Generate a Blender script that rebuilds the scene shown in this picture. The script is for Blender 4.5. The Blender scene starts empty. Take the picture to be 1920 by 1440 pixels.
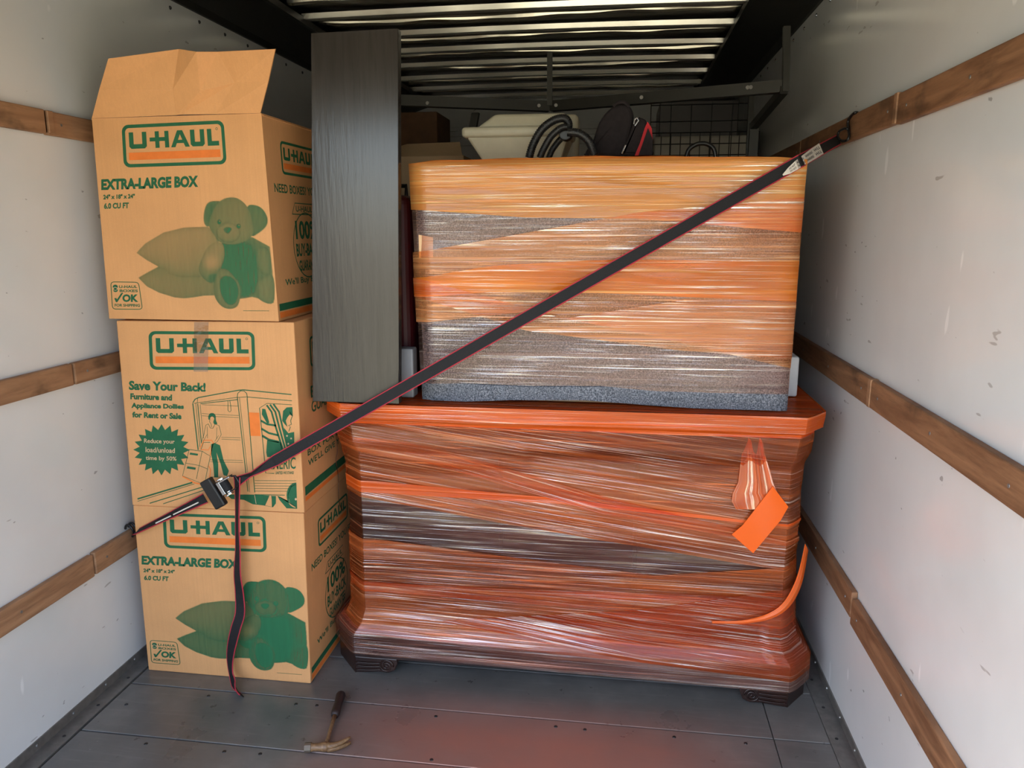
import bpy, bmesh, math, random
import numpy as np
from mathutils import Vector, Matrix
from mathutils.geometry import tessellate_polygon
random.seed(7); rng = np.random.default_rng(7)
sc = bpy.context.scene
col = sc.collection
PI = math.pi
V = Vector

# ------------------------------------------------------------------ camera, light, exposure
CAM = V((1.6704, 0.0, 1.511)); YAW = 0.1401; PITCH = -0.2007; ROLL = -0.0012; FPX = 1428.6
cd = bpy.data.cameras.new('camera'); cam = bpy.data.objects.new('camera', cd); col.objects.link(cam)
fw = V((-math.sin(YAW)*math.cos(PITCH), math.cos(YAW)*math.cos(PITCH), math.sin(PITCH)))
rt = V((math.cos(YAW), math.sin(YAW), 0)); up = rt.cross(fw)
r2 = math.cos(ROLL)*rt+math.sin(ROLL)*up; u2 = -math.sin(ROLL)*rt+math.cos(ROLL)*up
M3 = Matrix((r2, u2, -fw)).transposed()
cam.matrix_world = Matrix.Translation(CAM) @ M3.to_4x4()
cd.sensor_width = 36; cd.lens = FPX/1920*36; cd.clip_start = .02; cd.clip_end = 500
sc.camera = cam
sc.view_settings.view_transform = 'Standard'; sc.view_settings.look = 'None'
sc.view_settings.gamma = 1; sc.view_settings.use_curve_mapping = False
sc.view_settings.exposure = 1.47

w = bpy.data.worlds.new('world'); sc.world = w; w.use_nodes = True
nt = w.node_tree; nt.nodes.clear()
wo = nt.nodes.new('ShaderNodeOutputWorld'); bg = nt.nodes.new('ShaderNodeBackground'); sky = nt.nodes.new('ShaderNodeTexSky')
sky.sky_type = 'NISHITA'; sky.sun_disc = False; sky.sun_elevation = math.radians(58); sky.sun_rotation = math.radians(222)
sky.altitude = 200; sky.air_density = 1.0; sky.dust_density = 2.0; sky.ozone_density = 1.0
bg.inputs['Strength'].default_value = 0.30
nt.links.new(sky.outputs[0], bg.inputs[0]); nt.links.new(bg.outputs[0], wo.inputs[0])
sl = bpy.data.lights.new('sun', 'SUN'); sun = bpy.data.objects.new('sun', sl); col.objects.link(sun)
sl.energy = 6.0; sl.angle = math.radians(0.6); sl.color = (1.0, 0.93, 0.80)
sun.rotation_euler = (math.radians(32), 0, math.radians(-42))   # high, behind and left of the camera: lights the ground and the sill of the door

# ------------------------------------------------------------------ helpers
def P2(u, v, y):
    """point on the plane Y = y seen at photo pixel (u, v)"""
    d = fw + (u-960)/FPX*r2 - (v-720)/FPX*u2
    return CAM + d*((y-CAM.y)/d.y)
def PX(u, v, x):
    d = fw + (u-960)/FPX*r2 - (v-720)/FPX*u2
    return CAM + d*((x-CAM.x)/d.x)
def tag(o, label=None, cat=None, group=None, kind=None):
    if label: o['label'] = label
    if cat: o['category'] = cat
    if group: o['group'] = group
    if kind: o['kind'] = kind
    return o
def empty(name, loc, label, cat, group=None):
    o = bpy.data.objects.new(name, None); col.objects.link(o); o.location = loc; o.empty_display_size = .05
    return tag(o, label, cat, group)
def link(name, me, mat=None, parent=None, smooth=False):
    o = bpy.data.objects.new(name, me); col.objects.link(o)
    if mat:
        for m in (mat if isinstance(mat, (list, tuple)) else [mat]): me.materials.append(m)
    if smooth:
        for p in me.polygons: p.use_smooth = True
    if parent is not None:
        o.parent = parent
        o.matrix_parent_inverse = Matrix.Translation(-world_loc(parent))
    return o
def world_loc(o):
    l = V(o.location)
    if o.parent: l = V((0,0,0)) if o.type != 'EMPTY' else l + world_loc(o.parent)
    return l
class MB:
    """collects shapes in world coordinates and links them as one mesh object"""
    def __init__(s): s.v = []; s.f = []; s.m = []; s.uv = None
    def add(s, vs, fs, mi=0):
        b = len(s.v); s.v += [tuple(p) for p in vs]; s.f += [tuple(i+b for i in f) for f in fs]; s.m += [mi]*len(fs)
    def hexa(s, c, mi=0):   # 8 corners: bottom 4 ccw (seen from above), then top 4
        s.add(c, [(3,2,1,0),(4,5,6,7),(0,1,5,4),(1,2,6,5),(2,3,7,6),(3,0,4,7)], mi)
    def box(s, x0, x1, y0, y1, z0, z1, mi=0):
        s.hexa([(x0,y0,z0),(x1,y0,z0),(x1,y1,z0),(x0,y1,z0),(x0,y0,z1),(x1,y0,z1),(x1,y1,z1),(x0,y1,z1)], mi)
    def obox(s, c, ax, ay, az, hx, hy, hz, mi=0):
        c = V(c); ax = V(ax).normalized()*hx; ay = V(ay).normalized()*hy; az = V(az).normalized()*hz
        s.hexa([c-ax-ay-az, c+ax-ay-az, c+ax+ay-az, c-ax+ay-az, c-ax-ay+az, c+ax-ay+az, c+ax+ay+az, c-ax+ay+az], mi)
    def cyl(s, a, b, r, r1=None, n=14, mi=0, caps=True):
        a = V(a); b = V(b); r1 = r if r1 is None else r1
        d = (b-a).normalized(); t = V((0,0,1)) if abs(d.z) < .9 else V((1,0,0)); e = d.cross(t).normalized(); g = d.cross(e)
        vs = [a+(e*math.cos(2*PI*i/n)+g*math.sin(2*PI*i/n))*r for i in range(n)]+[b+(e*math.cos(2*PI*i/n)+g*math.sin(2*PI*i/n))*r1 for i in range(n)]
        fs = [(i,(i+1)%n,n+(i+1)%n,n+i) for i in range(n)]
        if caps: fs += [tuple(range(n))[::-1], tuple(range(n,2*n))]
        s.add(vs, fs, mi)
    def tube(s, pts, r, n=8, mi=0, rs=None):
        pts = [V(p) for p in pts]; k = len(pts); vs = []; prev = None
        for i, p in enumerate(pts):
            d = (pts[min(i+1,k-1)]-pts[max(i-1,0)]).normalized()
            if prev is None: t = V((0,0,1)) if abs(d.z) < .9 else V((1,0,0)); e = d.cross(t).normalized()
            else: e = (prev - d*prev.dot(d)).normalized()
            prev = e; g = d.cross(e); rr = rs[i] if rs else r
            vs += [p+(e*math.cos(2*PI*j/n)+g*math.sin(2*PI*j/n))*rr for j in range(n)]
        fs = [(i*n+j, i*n+(j+1)%n, (i+1)*n+(j+1)%n, (i+1)*n+j) for i in range(k-1) for j in range(n)]
        fs += [tuple(range(n))[::-1], tuple(range((k-1)*n, k*n))]
        s.add(vs, fs, mi)
    def sheet(s, pts, n, th, mi=0):   # planar polygon with thickness along n
        k = len(pts); n = V(n)*th; a = [V(p) for p in pts]
        s.add(a+[p+n for p in a], [tuple(range(k))[::-1], tuple(range(k,2*k))]+[(i,(i+1)%k,k+(i+1)%k,k+i) for i in range(k)], mi)
    def build(s, name, mat, parent=None, smooth=False, bevel=0, seg=2, label=None):
        me = bpy.data.meshes.new(name); me.from_pydata(s.v, [], s.f); me.polygons.foreach_set('material_index', s.m)
        bm = bmesh.new(); bm.from_mesh(me); bmesh.ops.recalc_face_normals(bm, faces=bm.faces)
        if bevel: bmesh.ops.bevel(bm, geom=[e for e in bm.edges if len(e.link_faces) == 2 and e.calc_face_angle(0) > .5], offset=bevel, segments=seg, affect='EDGES', profile=.5)
        bm.to_mesh(me); bm.free(); me.update()
        o = link(name, me, mat, parent, smooth)
        if label: o['label'] = label
        return o
def smooth_path(pts, k=8):
    pts = [V(p) for p in pts]; q = [pts[0]]+pts+[pts[-1]]; out = []
    for i in range(1, len(q)-2):
        a, b, c, d = q[i-1], q[i], q[i+1], q[i+2]
        for j in range(k):
            t = j/k; out.append(.5*((2*b)+(c-a)*t+(2*a-5*b+4*c-d)*t*t+(3*b-a-3*c+d)*t**3))
    out.append(pts[-1]); return out
def grid_mesh(pts, uv=None):   # pts[i][j]
    ni = len(pts); nj = len(pts[0]); me = bpy.data.meshes.new('grid')
    me.from_pydata([tuple(p) for r in pts for p in r], [], [(i*nj+j, (i+1)*nj+j, (i+1)*nj+j+1, i*nj+j+1) for i in range(ni-1) for j in range(nj-1)])
    if uv:
        l = me.uv_layers.new(name='UVMap'); fl = [c for r in uv for c in r]
        vi = np.zeros(len(me.loops), int); me.loops.foreach_get('vertex_index', vi)
        l.data.foreach_set('uv', np.array(fl, float)[vi].ravel())
    me.update(); return me

# ------------------------------------------------------------------ materials
class N:
    """tiny node-graph writer"""
    def __init__(s, name):
        s.m = bpy.data.materials.new(name); s.m.use_nodes = True; s.t = s.m.node_tree; s.t.nodes.clear()
        s.out = s.n('ShaderNodeOutputMaterial')
    def n(s, typ, **kw):
        x = s.t.nodes.new(typ)
        for k, v in kw.items(): setattr(x, k, v)
        return x
    def set(s, sock, v):
        if isinstance(v, bpy.types.NodeSocket): s.t.links.new(v, sock)
        elif v is not None:
            if hasattr(sock.default_value, '__len__') and len(sock.default_value) == 4 and len(v) == 3: v = (*v, 1)
            sock.default_value = v
    def coord(s, which='Object', scale=(1,1,1), rot=(0,0,0), loc=(0,0,0)):
        c = s.n('ShaderNodeTexCoord'); m = s.n('ShaderNodeMapping'); s.t.links.new(c.outputs[which], m.inputs[0])
        m.inputs['Scale'].default_value = scale; m.inputs['Rotation'].default_value = rot; m.inputs['Location'].default_value = loc
        return m.outputs[0]
    def noise(s, vec, scale, detail=3, rough=.5, dist=0):
        x = s.n('ShaderNodeTexNoise'); s.set(x.inputs['Vector'], vec)
        for k, v in (('Scale', scale), ('Detail', detail), ('Roughness', rough), ('Distortion', dist)): x.inputs[k].default_value = v
        return x.outputs['Fac']
    def ramp(s, fac, stops, interp='LINEAR'):
        x = s.n('ShaderNodeValToRGB'); s.set(x.inputs[0], fac); cr = x.color_ramp; cr.interpolation = interp
        while len(cr.elements) < len(stops): cr.elements.new(.5)
        for e, (p, c) in zip(cr.elements, stops):
            e.position = p; e.color = (*c, 1) if len(c) == 3 else c
        return x.outputs[0]
    def fr(s, fac, a, b, lo=0., hi=1.):
        x = s.n('ShaderNodeMapRange'); x.clamp = True; s.set(x.inputs[0], fac)
        for i, v in zip((1,2,3,4), (a, b, lo, hi)): x.inputs[i].default_value = v
        return x.outputs[0]
    def math(s, op, a, b=None, c=None):
        x = s.n('ShaderNodeMath', operation=op); s.set(x.inputs[0], a)
        if b is not None: s.set(x.inputs[1], b)
        if c is not None: s.set(x.inputs[2], c)
        return x.outputs[0]
    def mix(s, f, a, b, mode='MIX'):
        x = s.n('ShaderNodeMix', data_type='RGBA', blend_type=mode); s.set(x.inputs[0], f); s.set(x.inputs[6], a); s.set(x.inputs[7], b); return x.outputs[2]
    def bump(s, h, strength=.3, dist=.002, nrm=None):
        x = s.n('ShaderNodeBump'); x.inputs['Strength'].default_value = strength; x.inputs['Distance'].default_value = dist
        s.set(x.inputs['Height'], h)
        if nrm: s.set(x.inputs['Normal'], nrm)
        return x.outputs[0]
    def bsdf(s, color, rough=.5, metal=0., normal=None, spec=.5, **kw):
        x = s.n('ShaderNodeBsdfPrincipled'); s.set(x.inputs['Base Color'], color); s.set(x.inputs['Roughness'], rough); s.set(x.inputs['Metallic'], metal)
        x.inputs['Specular IOR Level'].default_value = spec
        if normal: s.set(x.inputs['Normal'], normal)
        for k, v in kw.items(): s.set(x.inputs[k.replace('_', ' ')], v)
        return x.outputs[0]
    def done(s, sh): s.t.links.new(sh, s.out.inputs[0]); return s.m
def plain(name, c, rough=.5, metal=0., spec=.5, var=.06, scale=20, bump=0.):
    g = N(name); n = g.noise(g.coord(), scale, 4, .6)
    cc = g.mix(g.fr(n, .3, .7), tuple(x*(1-var) for x in c), tuple(min(1, x*(1+var)) for x in c))
    return g.done(g.bsdf(cc, rough, metal, g.bump(n, bump, .001) if bump else None, spec))

def mat_wall():
    g = N('white_panel'); co = g.coord()
    n = g.noise(co, 2.2, 4, .55); c = g.mix(g.fr(n, .35, .65), (.66,.67,.66), (.72,.73,.72))
    # short scuffs and scratches
    for k, (sc_, th, colr, rx) in enumerate(((( 9,9,34), .738, (.25,.22,.2), .6), ((12,12,4), .705, (.93,.93,.92), -.4), ((22,22,40), .745, (.15,.14,.13), 1.1))):
        s_ = g.noise(g.coord('Object', sc_, (rx,0,0), (k*3.1,k*1.7,0)), 1.0, 2, .5)
        c = g.mix(g.math('MULTIPLY', g.fr(s_, th, th+.02), .55), c, colr)
    sm = g.noise(g.coord('Object', (1,1,9)), 2.0, 3, .6)
    r = .17
    b = g.bump(g.noise(co, 2.2, 1, .4), .35, .003)
    return g.done(g.bsdf(c, r, 0, b, .4))
def mat_cardboard(name, c=(.69,.345,.140)):
    g = N(name); n = g.noise(g.coord(), 5, 4, .6)
    fl = g.noise(g.coord('Object', (160,160,1.2)), 1.0, 2, .5); fib = g.noise(g.coord(), 260, 2, .6)
    cc = g.mix(g.fr(n, .3, .7), tuple(x*.93 for x in c), tuple(x*1.06 for x in c))
    cc = g.mix(g.math('MULTIPLY', g.fr(fl, .35, .7), .16), cc, tuple(x*.75 for x in c))
    cc = g.mix(g.math('MULTIPLY', g.fr(fib, .5, .75), .2), cc, tuple(min(1,x*1.25) for x in c))
    return g.done(g.bsdf(cc, .62, 0, g.bump(fl, .25, .0012), .25))
def mat_wood(name, a, b, sc_=(1,1,1), scale=6, rough=.55, spec=.35, bump=.25, dark=None):
    g = N(name); co = g.coord('Object', sc_)
    n = g.noise(co, scale, 5, .6, 1.2); n2 = g.noise(g.coord('Object', tuple(x*3.5 for x in sc_)), scale, 4, .65)
    c = g.mix(g.fr(n, .32, .68), a, b); c = g.mix(g.math('MULTIPLY', g.fr(n2, .5, .75), .45), c, tuple(x*.55 for x in a))
    if dark:
        k = g.noise(g.coord('Object', (3,3,5)), 1.6, 4, .6); c = g.mix(g.math('MULTIPLY', g.fr(k, .56, .68), .55), c, dark)
    return g.done(g.bsdf(c, rough, 0, g.bump(n2, bump, .002), spec))
def mat_felt():
    g = N('grey_moving_blanket'); n = g.noise(g.coord(), 230, 3, .7); n2 = g.noise(g.coord(), 14, 3, .5)
    c = g.ramp(n, [(.30,(.025,.028,.035)),(.46,(.13,.145,.17)),(.56,(.24,.255,.29)),(.70,(.46,.47,.50))])
    c = g.mix(g.math('MULTIPLY', g.fr(n2,.4,.7), .25), c, (.10,.11,.13))
    return g.done(g.bsdf(c, .95, 0, g.bump(n, .8, .003), .1))
def mat_film(name, haze, tint, lo, hi, vs=55, seed=0., gloss=.10, tilt=.06, hot=.45, rough=.10, pale=.32):
    """stretch film: tinted see-through plastic, milky where it is gathered into strands along the pull (UV u), glossy ridges"""
    g = N(name); L = (seed*7.3, seed*3.9, seed)
    def st(us, v_, rot, a, b, dist=.15, det=2): return g.fr(g.noise(g.coord('UV', (us, v_, 1), (0,0,rot), L), 1.0, det, .55, dist), a, b)
    # rotation is applied after scaling, so it is written as a shear small against the stretched axis
    s1 = st(.8, vs*.8, 0, .54, .68); s2 = st(1.3, vs*2.4, tilt*30/vs, .55, .66); s3 = st(3.2, vs*5.5, 0, .56, .70)
    c = g.noise(g.coord('UV', (.8, 6, 1), (0,0,.02), L), 1.0, 3, .55, .6); c2 = g.noise(g.coord('UV', (2.2, 9, 1), (0,0,0), (seed*3.3,seed,0)), 1.0, 2, .5, .5)
    body = g.fr(c, .38, .64)
    h = g.math('ADD', g.math('MULTIPLY', s1, .5), g.math('ADD', g.math('MULTIPLY', s2, .32), g.math('MULTIPLY', s3, .18)))
    dens = g.fr(g.math('ADD', g.math('MULTIPLY', body, .42), g.math('MULTIPLY', h, .95)), 0, 1, lo, hi)
    haze = g.mix(g.math('MULTIPLY', g.math('ADD', s2, s3), pale), haze, (min(1, haze[0]*1.1+.1), min(1, haze[1]*1.5+.28), min(1, haze[2]*1.5+.16)))
    crk = g.noise(g.coord('UV', (26, 60, 1), (0,0,.5), L), 1.0, 3, .6, 1.2)
    nrm = g.bump(h, .9, .0024, g.bump(c, 1.0, .010, g.bump(g.math('MULTIPLY', crk, g.fr(c2, .55, .66)), .5, .003)))
    tr = g.n('ShaderNodeBsdfTransparent'); g.set(tr.inputs[0], tint)
    df = g.n('ShaderNodeBsdfDiffuse'); g.set(df.inputs[0], haze); g.set(df.inputs['Normal'], nrm)
    m1 = g.n('ShaderNodeMixShader'); g.set(m1.inputs[0], dens); g.set(m1.inputs[1], tr.outputs[0]); g.set(m1.inputs[2], df.outputs[0])
    gl = g.n('ShaderNodeBsdfGlossy'); g.set(gl.inputs['Roughness'], rough); g.set(gl.inputs['Normal'], nrm); g.set(gl.inputs[0], (1,.96,.92))
    gf = g.math('ADD', gloss*.35, g.math('MULTIPLY', g.math('MULTIPLY', g.math('ADD', s2, s3), g.fr(c2, .40, .66, .10, 1.0)), hot*.85))
    m2 = g.n('ShaderNodeMixShader'); g.set(m2.inputs[0], g.math('MINIMUM', gf, .8)); g.set(m2.inputs[1], m1.outputs[0]); g.set(m2.inputs[2], gl.outputs[0])
    return g.done(m2.outputs[0])
def mat_clear(name, tint=(.93,.93,.93), gloss=.12, rough=.08):
    g = N(name); tr = g.n('ShaderNodeBsdfTransparent'); g.set(tr.inputs[0], tint)
    gl = g.n('ShaderNodeBsdfGlossy'); gl.inputs['Roughness'].default_value = rough
    g.set(gl.inputs['Normal'], g.bump(g.noise(g.coord('Object',(1,1,1)), 40, 2, .5), .5, .002))
    m = g.n('ShaderNodeMixShader'); m.inputs[0].default_value = gloss; g.set(m.inputs[1], tr.outputs[0]); g.set(m.inputs[2], gl.outputs[0])
    return g.done(m.outputs[0])
def mat_ink(name, c):     # halftone ink: density is the mesh attribute 'ink'
    g = N(name); at = g.n('ShaderNodeAttribute', attribute_name='ink'); tr = g.n('ShaderNodeBsdfTransparent')
    st = g.noise(g.coord('Object', (150,150,1.5)), 1.0, 2, .5)
    f = g.math('MULTIPLY', at.outputs['Fac'], g.fr(st, .35, .65, 1.0, .92))
    b = g.bsdf(c, .55, 0, None, .25); m = g.n('ShaderNodeMixShader'); g.set(m.inputs[0], f); g.set(m.inputs[1], tr.outputs[0]); g.set(m.inputs[2], b)
    return g.done(m.outputs[0])
def mat_floor():
    g = N('worn_floor_board'); co2 = g.coord(); n = g.noise(g.coord(), 4, 5, .6); s_ = g.noise(g.coord('Object', (3,40,1)), 1.5, 3, .6)
    c = g.ramp(n, [(.3,(.115,.112,.105)),(.55,(.165,.16,.150)),(.75,(.225,.215,.20))])
    c = g.mix(g.math('MULTIPLY', g.fr(s_, .55, .75), .22), c, (.30,.29,.27))
    sp = g.noise(g.coord('Object',(1,1,1)), 26, 3, .6); c = g.mix(g.math('MULTIPLY', g.fr(sp,.66,.72), .6), c, (.03,.025,.02))
    k = g.noise(g.coord('Object',(1,1,1),(0,0,0),(4,0,0)), 90, 2, .6); c = g.mix(g.math('MULTIPLY', g.fr(k,.74,.78), .5), c, (.5,.48,.45))
    # reddish reflection of the orange film, painted into the floor colour
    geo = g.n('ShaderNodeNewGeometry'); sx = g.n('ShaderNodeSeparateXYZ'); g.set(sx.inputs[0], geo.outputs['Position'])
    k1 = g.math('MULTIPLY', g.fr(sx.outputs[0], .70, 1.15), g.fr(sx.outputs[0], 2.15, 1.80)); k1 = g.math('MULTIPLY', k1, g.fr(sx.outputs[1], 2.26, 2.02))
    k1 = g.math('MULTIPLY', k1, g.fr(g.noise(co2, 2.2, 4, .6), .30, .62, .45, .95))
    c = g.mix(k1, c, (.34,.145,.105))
    return g.done(g.bsdf(c, g.fr(n,.3,.7,.25,.40), .2, g.bump(s_, .15, .001), .55))
WALL = mat_wall(); CARD = mat_cardboard('kraft_cardboard'); CARD2 = mat_cardboard('plain_kraft_cardboard', (.42,.29,.17))
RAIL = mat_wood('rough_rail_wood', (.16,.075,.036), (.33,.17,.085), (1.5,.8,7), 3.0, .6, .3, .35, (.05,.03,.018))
RAIL_L = mat_wood('rail_wood_painted_lit', (.26,.135,.07), (.42,.235,.125), (1.5,.8,7), 3.0, .6, .3, .35, (.07,.04,.022))  # lighter copy of the rail wood, brighter lighting put into its colour
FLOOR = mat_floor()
GREYB = mat_wood('dark_grey_wood_grain', (.032,.027,.023), (.044,.038,.033), (7,7,.5), 3, .20, .55, .25)
DARKW = mat_wood('espresso_wood', (.014,.006,.005), (.030,.012,.008), (1,1,1), 6, .28, .5, .1)
COVE = plain('black_cove_paint', (.020,.020,.018), .5, 0, .4)
ALU = plain('dull_trim_metal', (.21,.20,.185), .42, .55, .5, .18, 30, .2)
ROOF = plain('roof_sheet_metal', (.10,.09,.075), .22, .9, .5, .1, 3)
BOW = plain('bare_roof_bow', (.93,.90,.80), .24, .75, .5, .06, 9)
BUCK = plain('buckled_bright_sheet', (.80,.75,.62), .2, .85, .5, .12, 5)
STEEL = plain('black_bed_frame_steel', (.030,.029,.024), .42, .3, .4)
BLACK = plain('black_plastic', (.010,.010,.011), .38, 0, .5)
CLOTHK = plain('black_fabric', (.018,.014,.015), .85, 0, .2, .2, 80, .4)
RED = plain('red_fabric', (.42,.006,.012), .6, 0, .3)
REDP = plain('dark_red_shell', (.06,.006,.008), .4, 0, .4)
CREAM = plain('cream_plastic', (.50,.46,.34), .4, 0, .4)
CHROME = plain('zinc_plated_steel', (.62,.63,.65), .22, 1, .5)
GREEN = plain('green_print', (.020,.120,.052), .55, 0, .25, .1, 40)
ORANGE = plain('orange_print', (.80,.20,.035), .55, 0, .25, .08, 30)
PAPER = plain('printed_paper', (.74,.68,.60), .6, 0, .3)
INKK = plain('black_ink', (.03,.03,.03), .6, 0, .2)
TAN = plain('knockout_print', (.62,.42,.24), .6, 0, .2)
INK = mat_ink('halftone_green', (.024,.150,.062))
WEB = plain('black_webbing', (.016,.015,.016), .7, 0, .25, .2, 400, .3)
WEBR = plain('red_webbing_edge', (.45,.03,.05), .6, 0, .3)
TAPE = mat_clear('clear_tape')
FELT = mat_felt()

# ------------------------------------------------------------------ ground outside and the truck body
W_ = 2.389; Y0 = .25; Y1 = 5.92; ZT = 2.34; ZC = 2.445; CX = .232
def pav():
    g = N('sunlit_ground'); n = g.noise(g.coord(), .8, 4, .6); n2 = g.noise(g.coord(), 30, 4, .7)
    c = g.mix(g.fr(n,.35,.65), (.30,.27,.18), (.40,.37,.27)); c = g.mix(g.math('MULTIPLY', g.fr(n2,.5,.7), .3), c, (.2,.2,.1))
    return g.done(g.bsdf(c, .9, 0, g.bump(n2,.4,.01), .1))
m = MB(); m.box(-40, 42, -50, 30, -1.0, -.82); tag(m.build('ground', pav()), kind='structure')

m = MB(); m.box(-.04, W_+.04, Y0, Y1+.04, -.14, -.022); fl = tag(m.build('floor', ALU), kind='structure')
yy = 1.883-.25*5
while yy < Y1:
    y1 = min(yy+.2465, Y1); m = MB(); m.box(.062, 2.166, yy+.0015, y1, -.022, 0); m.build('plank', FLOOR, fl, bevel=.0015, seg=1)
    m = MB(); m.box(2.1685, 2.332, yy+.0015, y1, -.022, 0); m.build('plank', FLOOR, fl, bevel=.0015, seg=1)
    yy += .25
for x, y in ((.665,2.098),(.735,2.10),(1.13,2.098),(1.51,2.10),(1.60,2.098),(1.87,2.10),(2.08,2.10),(.36,2.10),(.55,1.85),(.66,1.855),(1.165,1.90),(.12,2.02),(.30,1.85),(1.75,1.85),(2.05,1.86)):
    m = MB(); m.cyl((x,y,-.001),(x,y,.0014),.0065,.005,10); m.build('floor_screw', BLACK, fl)
for side, x0, sg in (('left', 0, 1), ('right', W_, -1)):
    m = MB(); m.box(min(x0, x0-sg*.03), max(x0, x0-sg*.03), Y0, Y1, -.02, ZC+.06)
    wl = tag(m.build('wall_'+side, WALL), kind='structure')
    # wood tie rails in separate boards
    hs = ((.4154,.4902),(1.045,1.1123),(1.7825,1.8498)) if sg > 0 else ((.3775,.4592),(1.0214,1.1004),(1.7791,1.8561))
    js = ((2.08,),(2.087,),(2.095,)) if sg > 0 else ((2.19,3.4),(2.216,3.3),(2.208,3.3))
    for k, ((z0, z1), jj) in enumerate(zip(hs, js)):
        cuts = [Y0+.02]+list(jj)+[jj[0]+(1.25 if len(jj) == 1 else 2.4), Y1-.03]
        for a, b in zip(cuts[:-1], cuts[1:]):
            dz = random.uniform(-.003, .003); m = MB()
            if sg < 0 and k == 0 and a < 2: dz = -.012
            xo = x0+sg*(.019+random.uniform(0,.002))
            m.box(min(x0, xo), max(x0, xo), a+.004, b-.004, z0+dz, z1+dz)
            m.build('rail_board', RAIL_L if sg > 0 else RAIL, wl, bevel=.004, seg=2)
            for sy in np.arange(a+.06, b-.03, .36):
                q = MB(); q.cyl((xo-.0005*sg,sy,(z0+z1)/2+dz),(xo+sg*.0012,sy,(z0+z1)/2+dz),.0045,.004,8); q.build('rail_screw', ALU, wl)
    # short splice cuts on the middle right rail
    # black cove between wall and roof
    m = MB(); xs = [x0, x0, x0+sg*CX, x0+sg*CX, x0]; 
    pr = [(x0+sg*.0, ZT), (x0+sg*.012, ZT), (x0+sg*.03, ZT+.02), (x0+sg*(CX-.02), ZC-.028), (x0+sg*CX, ZC-.028), (x0+sg*CX, ZC), (x0, ZC)]
    vs = [(x,Y0,z) for x,z in pr]+[(x,Y1,z) for x,z in pr]; k = len(pr)
    m.add(vs, [tuple(range(k)), tuple(range(k,2*k))[::-1]]+[(i,(i+1)%k,k+(i+1)%k,k+i) for i in range(k)])
    cv = tag(m.build('trim_%d' % (1 if sg > 0 else 2), COVE), kind='structure')
    yv = 2.815-.199*10 if sg > 0 else 3.286-.201*13
    while yv < Y1-.05:
        q = MB(); q.cyl((x0,yv,2.312),(x0+sg*.004,yv,2.312),.0075,.005,10); q.build('rivet', BLACK if sg > 0 else CHROME, wl, smooth=False); yv += .2
    # angle at the foot of the wall
    m = MB(); m.box(min(x0,x0+sg*.004), max(x0,x0+sg*.004), Y0, Y1, -.02, .034); m.box(min(x0,x0+sg*.057), max(x0,x0+sg*.057), Y0, Y1, -.02, .003)
    bt = tag(m.build('trim_%d' % (3 if sg > 0 else 4), ALU), kind='structure')
    for yv in np.arange(Y0+.13, Y1, .155):
        q = MB(); q.cyl((x0,yv,.02),(x0+sg*.0075,yv,.02),.006,.004,8); q.build('rivet', ALU, bt)
        q = MB(); q.cyl((x0+sg*.035,yv+.07,.0),(x0+sg*.035,yv+.07,.0042),.006,.005,8); q.build('floor_screw', BLACK, bt)
# splice blocks seen on the rails
for x, y, z0, z1, s_ in ((W_, 2.20, 1.0214, 1.1004, -1), (W_, 2.205, 1.7791, 1.8561, -1), (0, 2.11, 1.785, 1.848, 1)):
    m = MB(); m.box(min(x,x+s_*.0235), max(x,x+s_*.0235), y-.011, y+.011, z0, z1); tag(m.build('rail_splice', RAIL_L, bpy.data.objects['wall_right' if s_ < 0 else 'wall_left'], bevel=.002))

# unseen door header and coil, added to cut sky light at the opening
m = MB(); m.box(0.02, W_-.02, Y0, Y0+.03, 2.14, ZC+.03); dd = tag(m.build('added_door_1', ALU), kind='structure')
m = MB(); m.cyl((.05,Y0+.20,2.29),(W_-.05,Y0+.20,2.29),.14,n=28); m.build('added_door_coil', WALL, dd, smooth=True)
# front wall with lining rails
m = MB(); m.box(-.04, W_+.04, Y1, Y1+.04, -.02, ZC+.06); fwl = tag(m.build('wall_front', WALL), kind='structure')
for z0, z1 in ((.4,.48),(1.02,1.10),(1.78,1.86)):
    m = MB(); m.box(.01, W_-.01, Y1-.03, Y1, z0, z1); m.build('rail_board', RAIL, fwl, bevel=.004)
for z0, z1 in ((2.235,2.262),(2.195,2.222),(2.13,2.16)):
    m = MB(); m.box(.25, W_-.25, Y1-.028, Y1, z0, z1); m.build('cross_slat', WALL, fwl, bevel=.002)

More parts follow.
